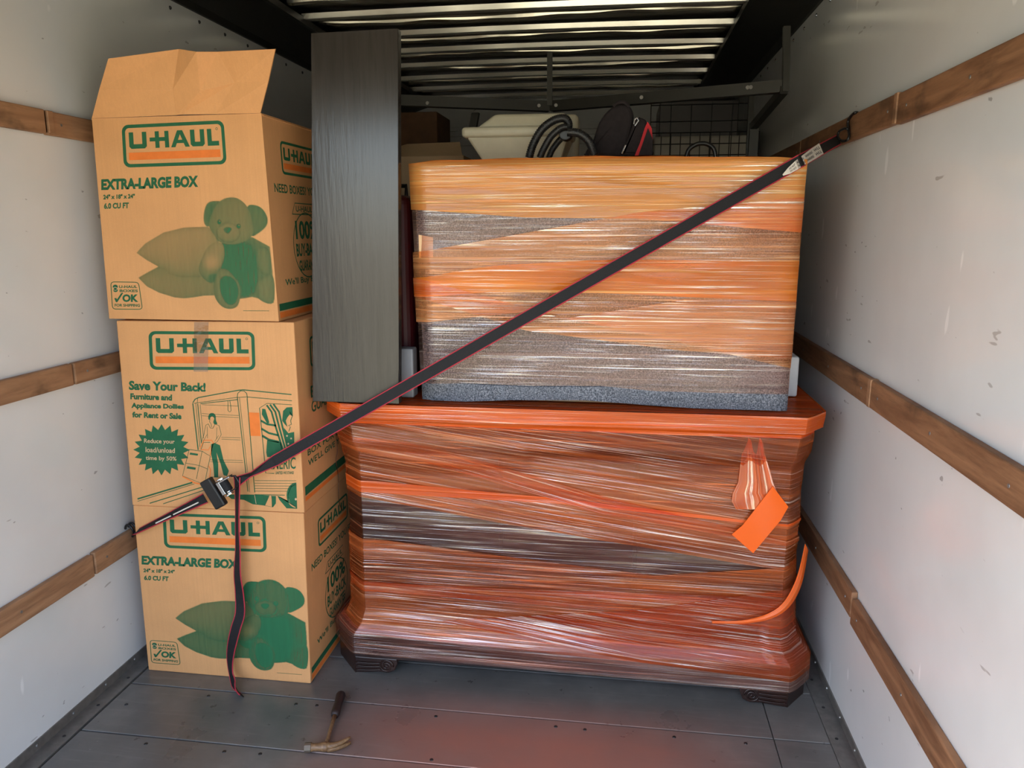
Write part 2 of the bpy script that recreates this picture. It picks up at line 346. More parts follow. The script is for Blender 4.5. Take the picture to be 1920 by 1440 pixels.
# roof: sheet, bows and buckles of the sheet
m = MB(); m.box(-.04, W_+.04, Y0, Y1+.04, ZC+.03, ZC+.06); roof = tag(m.build('ceiling', ROOF), kind='structure')
def bow_z(x): return .012*math.sin(PI*max(0, min(1, x/W_)))       # the roof is slightly crowned
bows = [3.515+.3665*k for k in range(-7, 7)]
for i, yb in enumerate(bows):
    n = 24; vs = []; pr = [(-.007,.0),(0,-.021),(.004,-.024),(.034,-.024),(.038,-.018),(.038,0)]
    rows = []
    for a in range(n+1):
        x = CX-.01+(W_-2*CX+.02)*a/n
        rows.append([(x, yb+dy+.004*math.sin(3*a/n+i), ZC+.01+dz+bow_z(x)) for dy, dz in pr])
    me = grid_mesh(rows); link('roof_bow', me, BOW, roof)
    # wavy buckle of the sheet in front of each bow
    rows = []; n = 70; ph = random.uniform(0, 6)
    for a in range(n+1):
        x = CX-.01+(W_-2*CX+.02)*a/n; q = a/n
        hh = .011+.006*math.sin(5.1*q+ph)+.004*math.sin(17*q+2*ph)+.003*math.sin(41*q+ph); hh = max(.002, hh*.62)
        yc = yb-.155+.012*math.sin(7*q+ph)+.006*math.sin(23*q+ph*3)
        rows.append([(x, yc-.045, ZC+.032+bow_z(x)*0), (x, yc-.002-.27*hh, ZC+.0305), (x, yc-.002, ZC+.030-hh), (x, yc+.014, ZC+.026-hh*1.35), (x, yc+.03, ZC+.032-hh*.6), (x, yc+.06, ZC+.032)])
    me = grid_mesh(rows); link('roof_buckle', me, BUCK, roof)

# ------------------------------------------------------------------ printed matter
def homog(src, dst):
    A = []
    for (x, y), (u, v) in zip(src, dst):
        A.append([x,y,1,0,0,0,-u*x,-u*y,-u]); A.append([0,0,0,x,y,1,-v*x,-v*y,-v])
    return np.linalg.svd(np.array(A, float))[2][-1].reshape(3,3)
UNIT = [(0,1),(1,1),(1,0),(0,0)]     # TL TR BR BL
class Face:
    """print sheet on one box panel: 2D artwork coordinates -> unit square -> 3D panel"""
    def __init__(s, quad_px, corners3, n, art=None):
        s.H = homog(quad_px, UNIT); s.c = [V(c) for c in corners3]; s.n = V(n); s.tr = (1,0,0); s.parts = {}
    def frame(s, k, ox, oy): s.tr = (k, ox, oy); return s
    def unit(s, p):
        k, ox, oy = s.tr; q = s.H @ np.array([p[0]/k+ox, p[1]/k+oy, 1.]); return q[0]/q[2], q[1]/q[2]
    def pt(s, p, d=.0006):
        a, b = s.unit(p); TL, TR, BR, BL = s.c
        return (BL*(1-a)+BR*a)*(1-b)+(TL*(1-a)+TR*a)*b + s.n*d
    def poly(s, mb, pts, mi=0, d=.0006):
        tri = tessellate_polygon([[V((p[0], p[1], 0)) for p in pts]]); mb.add([s.pt(p, d) for p in pts], [tuple(t) for t in tri], mi)
    def line(s, mb, pts, wd, mi=0, closed=False, d=.0006):
        pts = [np.array(p, float) for p in pts]; k = len(pts); L = []; R = []
        for i in range(k):
            a = pts[(i-1)%k] if (closed or i > 0) else pts[i]; b = pts[(i+1)%k] if (closed or i < k-1) else pts[i]
            t = b-a; t /= (np.linalg.norm(t)+1e-9); nn = np.array([-t[1], t[0]])*wd/2; L.append(pts[i]+nn); R.append(pts[i]-nn)
        vs = [s.pt(p, d) for p in L]+[s.pt(p, d) for p in R]
        mb.add(vs, [(i,(i+1)%k,k+(i+1)%k,k+i) for i in range(k if closed else k-1)], mi)
    def text(s, mb, txt, quad, bold=.03, mi=0, d=.0006):
        """text stretched into quad TL TR BR BL"""
        cu = bpy.data.curves.new('t', 'FONT'); cu.body = txt; cu.offset = bold; cu.resolution_u = 3
        o = bpy.data.objects.new('t', cu); col.objects.link(o); dg = bpy.context.evaluated_depsgraph_get()
        me = bpy.data.meshes.new_from_object(o.evaluated_get(dg)); co = [v.co for v in me.vertices]
        x0 = min(c.x for c in co); x1 = max(c.x for c in co); y0 = min(c.y for c in co); y1 = max(c.y for c in co)
        TL, TR, BR, BL = [np.array(q, float) for q in quad]; vs = []
        for c in co:
            a = (c.x-x0)/(x1-x0); b = (c.y-y0)/(y1-y0); vs.append(s.pt((BL*(1-a)+BR*a)*(1-b)+(TL*(1-a)+TR*a)*b, d))
        mb.add(vs, [tuple(p.vertices) for p in me.polygons], mi)
        bpy.data.objects.remove(o); bpy.data.curves.remove(cu); bpy.data.meshes.remove(me)
def row(x0, yt0, yb0, x1, yt1, yb1): return [(x0,yt0),(x1,yt1),(x1,yb1),(x0,yb0)]
def rrect(q, r, n=5):   # rounded quad TL TR BR BL
    q = [np.array(p, float) for p in q]; out = []
    for i in range(4):
        p = q[i]; a = q[i-1]; b = q[(i+1)%4]; A = p+(a-p)/np.linalg.norm(a-p)*r; B = p+(b-p)/np.linalg.norm(b-p)*r
        for j in range(n+1): t = j/n; out.append((1-t)**2*A+2*t*(1-t)*p+t*t*B)
    return out
def logo(f, mb, q):
    """the logo in unit artwork coordinates mapped into quad q (TL TR BR BL of the outer frame)"""
    TL, TR, BR, BL = [np.array(p, float) for p in q]
    def m(x, y): a = x; b = y; return (TL*(1-a)+TR*a)*(1-b)+(BL*(1-a)+BR*a)*b      # y down
    def pl(pts, mi=0, d=.0006): f.poly(mb, [m(x, y) for x, y in pts], mi, d)
    asp = 2.55; R = .075; out = []; inn = []
    def rr(ins, r):
        o = []; x0 = ins/asp; x1 = 1-ins/asp; y0 = ins; y1 = 1-ins
        for cx, cy, a0 in ((x0+r/asp,y0+r,180),(x1-r/asp,y0+r,270),(x1-r/asp,y1-r,0),(x0+r/asp,y1-r,90)):
            for j in range(7): t = math.radians(a0+15*j); o.append((cx+r/asp*math.cos(t), cy+r*math.sin(t)))
        return o
    a = rr(0,.16); b = rr(.078,.10); k = len(a)
    vs = [f.pt(m(*p)) for p in a]+[f.pt(m(*p)) for p in b]
    mb.add(vs, [(i,(i+1)%k,k+(i+1)%k,k+i) for i in range(k)], 0)
    pl([(.055,.655),(.945,.655),(.945,.83),(.055,.83)], 1)
    T, B = .18, .565
    def U(x0, x1, s_): pl([(x0,T),(x0+s_,T),(x0+s_,B-.105),(x1-s_,B-.105),(x1-s_,T),(x1,T),(x1,B-.05),(x1-.02,B),(x0+.02,B),(x0,B-.05)])
    U(.065,.235,.043)
    pl([(.265,.32),(.318,.32),(.318,T),(.358,T),(.358,.32),(.412,.32),(.412,T),(.452,T),(.452,B),(.412,B),(.412,.41),(.358,.41),(.358,B),(.318,B),(.318,.41),(.265,.41)])
    pl([(.47,B),(.537,T),(.562,T),(.562,.27),(.541,.40),(.562,.40),(.562,.475),(.528,.475),(.512,B)])
    pl([(.562,T),(.587,T),(.652,B),(.609,B),(.594,.475),(.562,.475),(.562,.40),(.583,.40),(.562,.27)])
    U(.662,.800,.043)
    pl([(.828,T),(.871,T),(.871,B-.105),(.94,B-.105),(.94,B),(.828,B)])
    ring = [m(.925+.010*math.cos(t), .185+.026*math.sin(t)) for t in np.linspace(0,2*PI,13)[:-1]]
    f.line(mb, ring, np.linalg.norm(TR-TL)*.004, 0, True)

def sdf(P, poly):
    poly = np.array(poly, float); d = np.full(len(P), 1e9); ins = np.zeros(len(P), bool)
    for i in range(len(poly)):
        a = poly[i]; b = poly[i-1]; e = b-a; w_ = P-a; t = np.clip((w_@e)/(e@e), 0, 1); q = w_-t[:,None]*e
        d = np.minimum(d, np.hypot(q[:,0], q[:,1]))
        c = (a[1] > P[:,1]) != (b[1] > P[:,1]); den = np.where(e[1] == 0, 1e-9, e[1])
        ins ^= c & (P[:,0] < e[0]*(P[:,1]-a[1])/den + a[0])
    return np.where(ins, -d, d)
def ell(cx, cy, rx, ry, rot=0, n=28):
    c, s_ = math.cos(rot), math.sin(rot)
    return [(cx+rx*math.cos(t)*c-ry*math.sin(t)*s_, cy+rx*math.cos(t)*s_+ry*math.sin(t)*c) for t in np.linspace(0,2*PI,n+1)[:-1]]
def spl(pts, k=5):
    q = [V((x,y,0)) for x,y in pts]; n = len(q); out = []
    for i in range(n):
        a, b, c, d = q[i-1], q[i], q[(i+1)%n], q[(i+2)%n]
        for j in range(k):
            t = j/k; p = .5*((2*b)+(c-a)*t+(2*a-5*b+4*c-d)*t*t+(3*b-a-3*c+d)*t**3); out.append((p.x,p.y))
    return out
def bear_print(f, parent, dark):
    """halftone picture: two pillows and a plush bear, ink density per vertex; artwork frame 1728x1440"""
    st = 7; xs = np.arange(80, 1590, st); ys = np.arange(84, 1330, st); X, Y = np.meshgrid(xs, ys); P = np.stack([X.ravel(), Y.ravel()], 1).astype(float)
    ink = np.zeros(len(P)); wob = .03*np.sin(P[:,0]*.11)*np.sin(P[:,1]*.021)
    def lay(poly, base, rim=0., rw=30., grad=(0,0), edge=6.):
        nonlocal ink
        d = sdf(P, poly); a = np.clip(.5-d/edge, 0, 1); po = np.array(poly); c = po.mean(0); sz = np.ptp(po, axis=0)+1
        v = base + rim*np.exp(-np.maximum(-d,0)/rw) + ((P[:,0]-c[0])/sz[0])*grad[0]+((P[:,1]-c[1])/sz[1])*grad[1]
        ink = ink*(1-a)+np.clip(v,0,1)*a
    pil1 = [(88,690),(180,590),(380,468),(600,415),(860,405),(960,520),(1010,700),(960,900),(760,960),(560,960),(430,920),(400,870),(330,845),(200,770)]
    pil2 = [(110,965),(210,905),(345,832),(420,850),(480,880),(640,900),(980,900),(1020,1160),(820,1165),(700,1185),(600,1195),(500,1185),(330,1130),(200,1060)]
    lay(pil2, .50, .12, 40, (.1,-.05)); lay(pil1, .40, .15, 45, (.10,.18))
    lay([(930,620),(1060,560),(1180,520),(1340,520),(1530,625),(1560,900),(1570,1248),(1430,1205),(1340,1180),(1215,1200),(1100,1200),(980,1100),(960,860)], .80, -.10, 30, (-.25,0))
    lay(spl([(1040,600),(1300,590),(1390,760),(1400,960),(1370,1120),(1210,1180),(1050,1000),(1000,850)]), .90, .0, 20, (-.05,0), 40)
    lay(spl([(1400,640),(1520,660),(1545,900),(1480,940),(1400,840)]), .62, .15, 30)
    lay(spl([(1400,1010),(1560,940),(1570,1245),(1400,1190)]), .60, .15, 30)
    # ears, head
    lay(spl([(815,260),(850,160),(920,130),(1000,150),(960,300),(870,400),(820,370)]), .80, -.12, 25)
    lay(spl([(1290,190),(1370,175),(1450,215),(1503,310),(1490,400),(1400,480),(1330,500),(1300,350)]), .72, .10, 25)
    lay(spl([(870,400),(890,290),(960,160),(1050,100),(1160,95),(1250,150),(1310,240),(1345,380),(1350,480),(1270,560),(1120,600),(980,570),(930,500)]), .56, .10, 45, (-.02,.02))
    lay(ell(1080,470,130,108,.15), .50, .22, 16, (0,.1))
    lay(spl([(1030,430),(1070,410),(1115,425),(1100,460),(1075,480),(1045,465)]), .86, 0, 10, (0,0), 12)
    for e in ((980,355),(1190,400)): lay(ell(*e,22,26), .95, 0, 10, (0,0), 10); lay(ell(e[0]+6,e[1]-8,6,6), .2)
    lay(ell(1030,375,60,14,-.5), .66, 0, 10, (0,0), 20)
    # arm with pale paw, foot with dark pad
    lay(spl([(850,640),(940,575),(1020,600),(1040,720),(1000,860),(960,950),(890,1020),(800,960),(760,860),(800,740)]), .50, .16, 35, (0,.25))
    lay(ell(900,790,70,70), .30, .0, 30, (0,0), 90)
    lay(spl([(870,940),(960,930),(950,1000),(880,1020)]), .80, 0, 10, (0,0), 25)
    lay(spl([(985,870),(1060,875),(1140,950),(1200,1040),(1212,1160),(1180,1280),(1100,1315),(1010,1285),(940,1190),(920,1060),(950,930)]), .58, .16, 22)
    lay(spl([(1010,960),(1090,950),(1160,1010),(1190,1110),(1170,1220),(1120,1270),(1050,1240),(1000,1130),(990,1030)]), .92, 0, 10, (0,0), 14)
    ink = np.clip(ink*(1+wob), 0, 1)
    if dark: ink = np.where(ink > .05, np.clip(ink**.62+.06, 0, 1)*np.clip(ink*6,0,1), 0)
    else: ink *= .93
    nx = len(xs); ny = len(ys); I = ink.reshape(ny, nx); keep = np.maximum.reduce([I[:-1,:-1],I[1:,:-1],I[:-1,1:],I[1:,1:]]) > .01
    vs = [tuple(f.pt(p, .0006)) for p in P]; fc = [(j*nx+i,(j+1)*nx+i,(j+1)*nx+i+1,j*nx+i+1) for j in range(ny-1) for i in range(nx-1) if keep[j,i]]
    me = bpy.data.meshes.new('printed_picture'); me.from_pydata(vs, [], fc)
    a = me.attributes.new('ink', 'FLOAT', 'POINT'); a.data.foreach_set('value', ink.astype(np.float32))
    bm = bmesh.new(); bm.from_mesh(me); bmesh.ops.delete(bm, geom=[v for v in bm.verts if not v.link_faces], context='VERTS'); bm.to_mesh(me); bm.free()
    return link('printed_picture', me, INK, parent)

# ------------------------------------------------------------------ the three cartons
YB = 2.211; DEP = .452
def carton(name_label, TL, TR, BR, BL, quad, zt, zb, dep=DEP, tw=0.):
    """open or closed carton from its front corners (x, z)"""
    f3 = [V((TL[0],YB+tw,TL[1])), V((TR[0],YB-tw,TR[1])), V((BR[0],YB-tw,BR[1])), V((BL[0],YB+tw,BL[1]))]
    base = empty('cardboard_box', (f3[3]+f3[2])/2+V((0,dep/2,0)), name_label, 'box')
    rng_ = [p+V((0,dep,0)) for p in f3]
    return f3, rng_, base
def panels(f3, b3, base, top=True, th=.005):
    TL, TR, BR, BL = f3; tl, tr, br, bl = b3; m = MB()
    m.hexa([BL, BR, br, bl, TL, TR, tr, tl]) if top else None
    e = V((0,.0052,0)); e2 = V((.0052,.0052,.0005)); e3 = V((-.0052,.0052,.0005))
    if not top:
        for q, n in (((TL,TR,BR,BL),(0,1,0)), ((tr,tl,bl,br),(0,-1,0)), ((TR+e,tr-e,br-e,BR+e),(-1,0,0)), ((tl-e,TL+e,BL+e,bl-e),(1,0,0)), ((BL+e2,BR+e3,br+e3-e,bl+e2-e),(0,0,1))): m.sheet(q, n, th)
    return m.build('carton_body', CARD, base, bevel=.0035 if top else 0)
G_ = 'stacked moving boxes'
# --- top carton, flaps open
f3, b3, base = carton('topmost of three stacked kraft boxes, front flap standing open and creased, pillow and bear picture', (.080,1.839),(.621,1.843),(.635,1.2335),(.067,1.2335), None, 0, 0, .452)
base['group'] = G_
panels(f3, b3, base, top=False)
def flap(name, pts, th=.004):
    m = MB(); k = len(pts); a = [V(p) for p in pts]
    return a
def creased(rows, th=.004):
    """sheet of kraft board from a grid of points with thickness"""
    me = grid_mesh(rows); o = link('flap', me, CARD, base); md = o.modifiers.new('s', 'SOLIDIFY'); md.thickness = th; md.offset = 1; return o
T0 = [P2(172,222,2.209), P2(330,216,2.209), P2(337,215,2.208), P2(404,214,2.209), P2(488,212,2.209)]
T1 = [P2(186,168,2.180), P2(324,168,2.192), P2(375,171,2.176), P2(440,155,2.186), P2(503,152,2.172)]
T2 = [P2(203,110,2.150), P2(335,92,2.170), P2(368,97,2.138), P2(408,97,2.168), P2(516,92,2.130)]
creased([T0,T1,T2])
l_, r_ = V((.075,2.215,1.838)), V((.075,2.66,1.838)); creased([[l_, r_],[l_+V((.14,.03,-.16)), r_+V((.14,-.03,-.16))]])
l_, r_ = V((.621,2.217,1.841)), V((.621,2.66,1.841)); creased([[l_, r_],[l_+V((-.16,.03,-.15)), r_+V((-.16,-.03,-.15))]])
l_, r_ = V((.08,2.662,1.839)), V((.62,2.662,1.841)); creased([[l_, r_],[l_+V((.0,-.12,-.19)), r_+V((.0,-.12,-.19))]])
QT = [(172,222),(490,212),(523,603),(205,597)]
def bear_front(f, base, dark):
    mb = MB(); f.frame(6.857,160,200); logo(f, mb, [(462,232),(1775,170),(1815,716),(492,760)]); mb.build('printed_logo', [GREEN, ORANGE], base, label='green framed logo over an orange bar')
    mb = MB(); f.text(mb, 'EXTRA-LARGE BOX', row(203,905,1045,1445,858,1005), .055)
    f.text(mb, '24" x 18" x 24"', row(228,1100,1162,632,1090,1147), .045); f.text(mb, '6.0 CU FT', row(238,1208,1283,556,1197,1275), .045); mb.build('printed_lettering', GREEN, base)
    mb = MB(); f.frame(19.2,195,515); f.line(mb, rrect([(240,200),(1235,215),(1380,1225),(310,1215)],130), 26, 0, True)
    f.text(mb, 'U-HAUL', row(540,330,432,1190,330,432), .03); f.text(mb, 'BOXES', row(560,480,580,1210,485,585), .03)
    f.text(mb, 'OK', row(660,660,948,1230,665,952), .05); f.text(mb, 'FOR SHIPPING', row(385,1015,1122,1290,1025,1132), .03)
    f.poly(mb, [(370,810),(440,800),(470,850),(600,640),(650,600),(690,610),(480,955),(430,955)])
    # small shipping-seal mark
    f.poly(mb, ell(405,380,90,75)); f.poly(mb, ell(415,510,82,70)); f.line(mb, [(330,430),(400,395),(490,440)], 20, 1, False, .0009); f.line(mb, [(340,500),(420,520),(490,470)], 16, 1, False, .0009)
    mb.build('printed_badge', [GREEN, TAN], base)
    f.frame(5.76,240,350); bear_print(f, base, dark)
    mb = MB(); f.line(mb, [(1242,1336),(1525,1338)], 5); mb.build('printed_rule', GREEN, base)
f = Face(QT, f3, (0,-1,0)); bear_front(f, base, False)
# side print, artwork in metres: u = depth from the front edge, v = height
def side_face(x_t, x_b, z0, H, yb=YB):
    f = Face([(0,H),(.452,H),(.452,0),(0,0)], [(x_t,yb,z0+H),(x_t,yb+.452,z0+H),(x_b,yb+.452,z0),(x_b,yb,z0)], (1,0,0)); f.tr = (1,0,0); return f
def bear_side(f, base):
    mb = MB(); logo(f, mb, [(.110,.545),(.395,.545),(.395,.445),(.110,.445)]); mb.build('printed_logo', [GREEN, ORANGE], base)
    mb = MB(); f.text(mb, "NEED BOXES? YOU FIT", [(.045,.415),(.440,.415),(.440,.388),(.045,.388)], .02)
    f.line(mb, [(.160,.325),(.185,.360),(.335,.360),(.335,.325),(.160,.325)], .003, 0); f.text(mb, 'U-HAUL', [(.19,.352),(.325,.352),(.325,.333),(.19,.333)], .02)
    f.line(mb, ell(.262,.225,.110,.105), .004, 0, True)
    f.text(mb, '100%', [(.175,.305),(.35,.305),(.35,.245),(.175,.245)], .03); f.text(mb, 'BUY-BACK', [(.17,.232),(.355,.232),(.355,.190),(.17,.190)], .03); f.text(mb, 'GUARANTEE', [(.185,.178),(.34,.178),(.34,.142),(.185,.142)], .03)
    f.text(mb, "We'll Buy Back", [(.068,.125),(.36,.125),(.36,.098),(.068,.098)], .02)
    mb.build('printed_lettering', GREEN, base)
    mb = MB(); f.poly(mb, [(.012,.052),(.44,.052),(.44,.030),(.012,.030)], 0); f.poly(mb, [(.012,.026),(.44,.026),(.44,.008),(.012,.008)], 1); mb.build('printed_stripe', [GREEN, ORANGE], base)
bear_side(side_face(.621,.635,1.2335,.6075), base)
# --- middle carton
f3, b3, base = carton('middle of the three stacked kraft boxes, printed with a rental truck drawing', (.090,1.2275),(.683,1.2315),(.681,.6125),(.078,.6085), None, 0, 0)
base['group'] = G_; panels(f3, b3, base)
f = Face([(218,603),(550,603),(570,962),(248,948)], f3, (0,-1,0))
mb = MB(); f.frame(3.6,200,580); logo(f, mb, [(281,150),(993,148),(1002,405),(292,407)]); mb.build('printed_logo', [GREEN, ORANGE], base, label='green framed logo over an orange-red bar')
mb = MB(); f.frame(5.537,230,700)
f.text(mb, 'Save Your Back!', row(65,75,172,858,92,185), .045); f.text(mb, 'Furniture and', row(80,205,268,510,215,280), .05)
f.text(mb, 'Appliance Dollies', row(90,303,372,632,315,378), .05); f.text(mb, 'for Rent or Sale', row(100,395,455,608,408,472), .05)
mb.build('printed_lettering', GREEN, base)
mb = MB(); sb = []
for i in range(40):
    t = 2*PI*i/40; r = 1.0 if i % 2 == 0 else .78; sb.append((402+r*292*math.sin(t)*1.0, 790-r*268*math.cos(t)))
f.poly(mb, sb, 0)
f.text(mb, 'Reduce your', row(222,672,732,538,682,738), .016, 1, .001); f.text(mb, 'load/unload', row(238,760,815,540,770,822), .016, 1, .001); f.text(mb, 'time by 50%', row(240,850,908,557,860,915), .016, 1, .001)
mb.build('printed_starburst', [GREEN, TAN], base)
mb = MB(); f.frame(6,340,720); Ln = lambda p, w_=6, mi=0: f.line(mb, p, w_, mi)
Ln([(125,205),(150,165),(190,145),(640,60),(690,55),(1235,105)], 11); Ln([(140,210),(625,140)],6); Ln([(210,215),(630,165)],8); Ln([(180,150),(175,205)],5)
Ln([(735,135),(1240,175)],7); Ln([(623,140),(630,95),(660,68),(700,68),(730,95),(738,150)],8); Ln([(625,140),(735,135)],6)
Ln([(125,210),(185,735)],12); Ln([(158,210),(205,700)],5); Ln([(180,215),(222,660)],9); Ln([(207,225),(245,600)],5)
Ln([(625,140),(745,1205)],9); Ln([(648,140),(765,1210)],5); Ln([(735,150),(822,1215)],9)
for a in ((230,225,630,238),(225,325,640,345),(228,350,640,368),(445,590,660,597),(448,612,660,620),(320,845,685,852),(320,868,690,875)): Ln([a[:2],a[2:]],4)
Ln([(520,180),(520,290),(540,305),(555,290),(550,230),(540,180)],6)
f.poly(mb, [(752,308),(870,312),(888,575),(775,573)], 1)
# rolled flag and portrait panel
Ln([(875,255),(945,995),(1040,998)],8); Ln([(880,255),(960,205),(1240,220)],6)
f.poly(mb, [(905,265),(940,270),(985,420),(965,440),(900,330)])
for o in (0,42,84): Ln([(955+o*.9,225-o*.15),(1010+o,300),(1060+o*.9,480),(1130+o*.7,700),(1150+o*.6,760)], 20)
Ln([(890,400),(960,440),(1060,455)],22); Ln([(895,490),(980,540),(1085,565)],22); Ln([(905,570),(980,615),(1095,640)],24)
f.poly(mb, [(960,620),(1110,640),(1130,720),(1150,790),(1070,815),(960,810),(950,760)])
f.poly(mb, [(1140,290),(1180,250),(1245,245),(1250,350),(1215,330),(1190,360),(1170,400),(1190,470),(1160,440),(1130,400)])
Ln([(1215,300),(1245,345),(1225,400),(1235,440),(1200,455),(1222,470),(1205,520)],8)
f.poly(mb, [(1150,480),(1200,540),(1265,525),(1268,700),(1195,750),(1165,640)])
for s_ in ((1185,570),(1232,600),(1200,660),(1245,690)): f.poly(mb, [(s_[0]+(15 if i%2==0 else 6)*math.sin(i*PI/5), s_[1]-(15 if i%2==0 else 6)*math.cos(i*PI/5)) for i in range(10)], 2, .0010)
f.text(mb, 'AMERIC', row(958,845,955,1282,810,945), .012); f.text(mb, 'UNITED WE STAND', row(1055,975,1008,1262,972,1005), .02)
# chassis, wheel, mudflap
for k in range(5): Ln([(822,1080+30*k),(1290-25*k,1080+30*k)],5)
Ln([(822,1240),(1160,1245)],8)
f.poly(mb, [(500,1240),(830,1240),(980,1250),(935,1365),(800,1350),(700,1300),(560,1290)]); f.poly(mb, [(1010,1255),(1060,1255),(1060,1340),(1030,1380),(1015,1380)])
f.poly(mb, ell(1290,1245,110,145)[7:22]+[(1300,1400),(1180,1395),(1100,1300),(1075,1250)])
Ln([(985,1250),(935,1365),(1025,1382),(1010,1250)],7); f.poly(mb, ell(1285,1290,12,14), 2, .001); Ln([(1300,1110),(1230,1150),(1195,1240),(1215,1330),(1290,1380)],5,2)
f.line(mb, [(820,1245),(838,1345)], 5, 2, False, .001)
# ramp
f.frame(5.537,230,700)
for a in ((155,1305,720,1130,16),(155,1330,740,1145,6),(280,1350,880,1160,10),(420,1355,900,1190,8)): Ln([a[:2],a[2:4]],a[4])
# person with hand truck and cartons
f.frame(6,340,720)
f.poly(mb, spl([(300,350),(320,322),(355,320),(380,345),(385,400),(400,440),(370,445),(355,420),(365,380),(345,355),(325,365),(310,395),(300,385)],3))
Ln([(320,380),(312,415),(330,440),(335,475)],5); Ln([(300,440),(270,455),(250,560),(225,640)],5); Ln([(300,440),(320,485),(350,490),(375,440),(420,460),(445,560),(400,640),(360,665)],5)
Ln([(285,470),(290,600)],4); Ln([(395,480),(390,610)],4); Ln([(240,640),(285,560)],4); Ln([(370,640),(415,570)],4)
f.poly(mb, [(330,670),(370,655),(430,680),(470,850),(530,970),(510,1030),(470,1020),(440,900),(390,760),(410,900),(410,1040),(365,1045),(355,900),(330,780)])
Ln([(205,720),(250,625),(335,625),(355,650),(320,800)],10,1); Ln([(215,735),(245,650),(320,648)],6); Ln([(215,730),(300,735),(325,690)],9,1); Ln([(300,910),(325,960),(315,1040),(290,1080)],9,1); Ln([(320,1040),(470,1045)],5)
Ln([(85,730),(230,750),(322,805),(255,1125),(10,1030),(85,730)],6); Ln([(230,750),(165,1065)],5); Ln([(45,885),(195,910),(290,950)],5); Ln([(10,1035),(150,1110),(260,1130)],14,1)
f.poly(mb, [(95,765),(185,778),(180,800),(90,788)]); f.poly(mb, [(65,920),(160,935),(155,960),(58,946)])
f.poly(mb, ell(290,1110,38,42))
mb.build('printed_drawing', [GREEN, ORANGE, TAN], base, label='green and orange line drawing of a rental truck and a mover')
m = MB(); q = [P2(364,604,2.2102), P2(391,604,2.2102), P2(390,697,2.2102), P2(363,697,2.2102)]; m.sheet(q, (0,-1,0), .0004); m.build('clear_tape', TAPE, base)
f = side_face(.683,.681,.611,.6185); mb = MB()
f.text(mb, 'BEST BUY', [(.10,.40),(.42,.40),(.42,.36),(.10,.36)], .02); f.text(mb, 'GUARANTEE', [(.10,.35),(.42,.35),(.42,.31),(.10,.31)], .02)
for k, t in enumerate(('GET A BETTER', "BOX FOR LESS", "WE'LL GIVE YOU")): f.text(mb, t, [(.05,.235-.035*k),(.40,.235-.035*k),(.40,.213-.035*k),(.05,.213-.035*k)], .02)
mb.build('printed_lettering', GREEN, base); mb = MB(); logo(f, mb, [(.11,.56),(.395,.56),(.395,.46),(.11,.46)]); mb.build('printed_logo', [GREEN, ORANGE], base)
mb = MB(); f.poly(mb, [(.015,.085),(.44,.085),(.44,.055),(.015,.055)], 0); f.poly(mb, [(.015,.050),(.44,.050),(.44,.036),(.015,.036)], 1); mb.build('printed_stripe', [GREEN, ORANGE], base)
m = MB(); m.tube(smooth_path([(.6855,2.50,.80),(.6875,2.505,.74),(.686,2.49,.70),(.6885,2.50,.64),(.686,2.50,.55),(.687,2.53,.50)]), .0016, 5); m.build('torn_tape', mat_clear('torn_clear_tape', (.9,.9,.9), .5, .2), base)
# --- bottom carton
f3, b3, base = carton('bottom of the three stacked kraft boxes, on the floor, darker pillow and bear picture', (.080,.6085),(.6785,.6115),(.668,.0005),(.073,.0005), None, 0, 0)
base['group'] = G_; panels(f3, b3, base)
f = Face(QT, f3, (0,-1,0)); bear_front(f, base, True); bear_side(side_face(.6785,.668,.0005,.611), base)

# ------------------------------------------------------------------ wrapped dresser
DZ = .9635
LV = [ # z, P0x(left back) P1(x,y) P2(x,y) P3(x,y) P4(x,y) P5x
 (.062, .700,(.702,2.405),(.795,2.297),(2.240,2.297),(2.308,2.385),2.31),
 (.150, .700,(.702,2.405),(.797,2.299),(2.238,2.299),(2.306,2.385),2.308),
 (.185, .745,(.750,2.400),(.820,2.318),(2.215,2.318),(2.270,2.392),2.275),
 (.230, .762,(.766,2.395),(.832,2.325),(2.205,2.325),(2.248,2.390),2.25),
 (.800, .762,(.766,2.395),(.836,2.325),(2.203,2.325),(2.246,2.390),2.25),
 (.835, .748,(.752,2.390),(.822,2.312),(2.212,2.312),(2.262,2.386),2.265),
 (.905, .738,(.742,2.385),(.812,2.303),(2.220,2.303),(2.272,2.380),2.275),
 (.915, .712,(.715,2.378),(.792,2.283),(2.226,2.283),(2.296,2.372),2.30),
 (.9635,.712,(.715,2.378),(.792,2.281),(2.228,2.281),(2.296,2.372),2.30)]
YBK = 2.86
def ring_at(z, lv=LV):
    z = max(lv[0][0], min(lv[-1][0], z))
    for a, b in zip(lv[:-1], lv[1:]):
        if z <= b[0]: break
    t = 0 if b[0] == a[0] else (z-a[0])/(b[0]-a[0]); L = lambda p, q: p*(1-t)+q*t
    pts = [V((L(a[1],b[1]), YBK, z))]+[V((L(a[i][0],b[i][0]), L(a[i][1],b[i][1]), z)) for i in (2,3,4,5)]+[V((L(a[6],b[6]), YBK, z))]
    return pts
dr = empty('wrapped_dresser', (1.52, 2.58, 0), 'dark wood dresser on scroll feet wrapped in orange stretch film', 'dresser')
m = MB(); n = len(LV); rs = [ring_at(l[0]) for l in LV]
vs = [p for r in rs for p in r]; m.add(vs, [tuple(range(6))[::-1], tuple(range((n-1)*6, n*6))]+[(i*6+j, i*6+(j+1)%6, (i+1)*6+(j+1)%6, (i+1)*6+j) for i in range(n-1) for j in range(6)])
m.build('dresser_body', DARKW, dr)
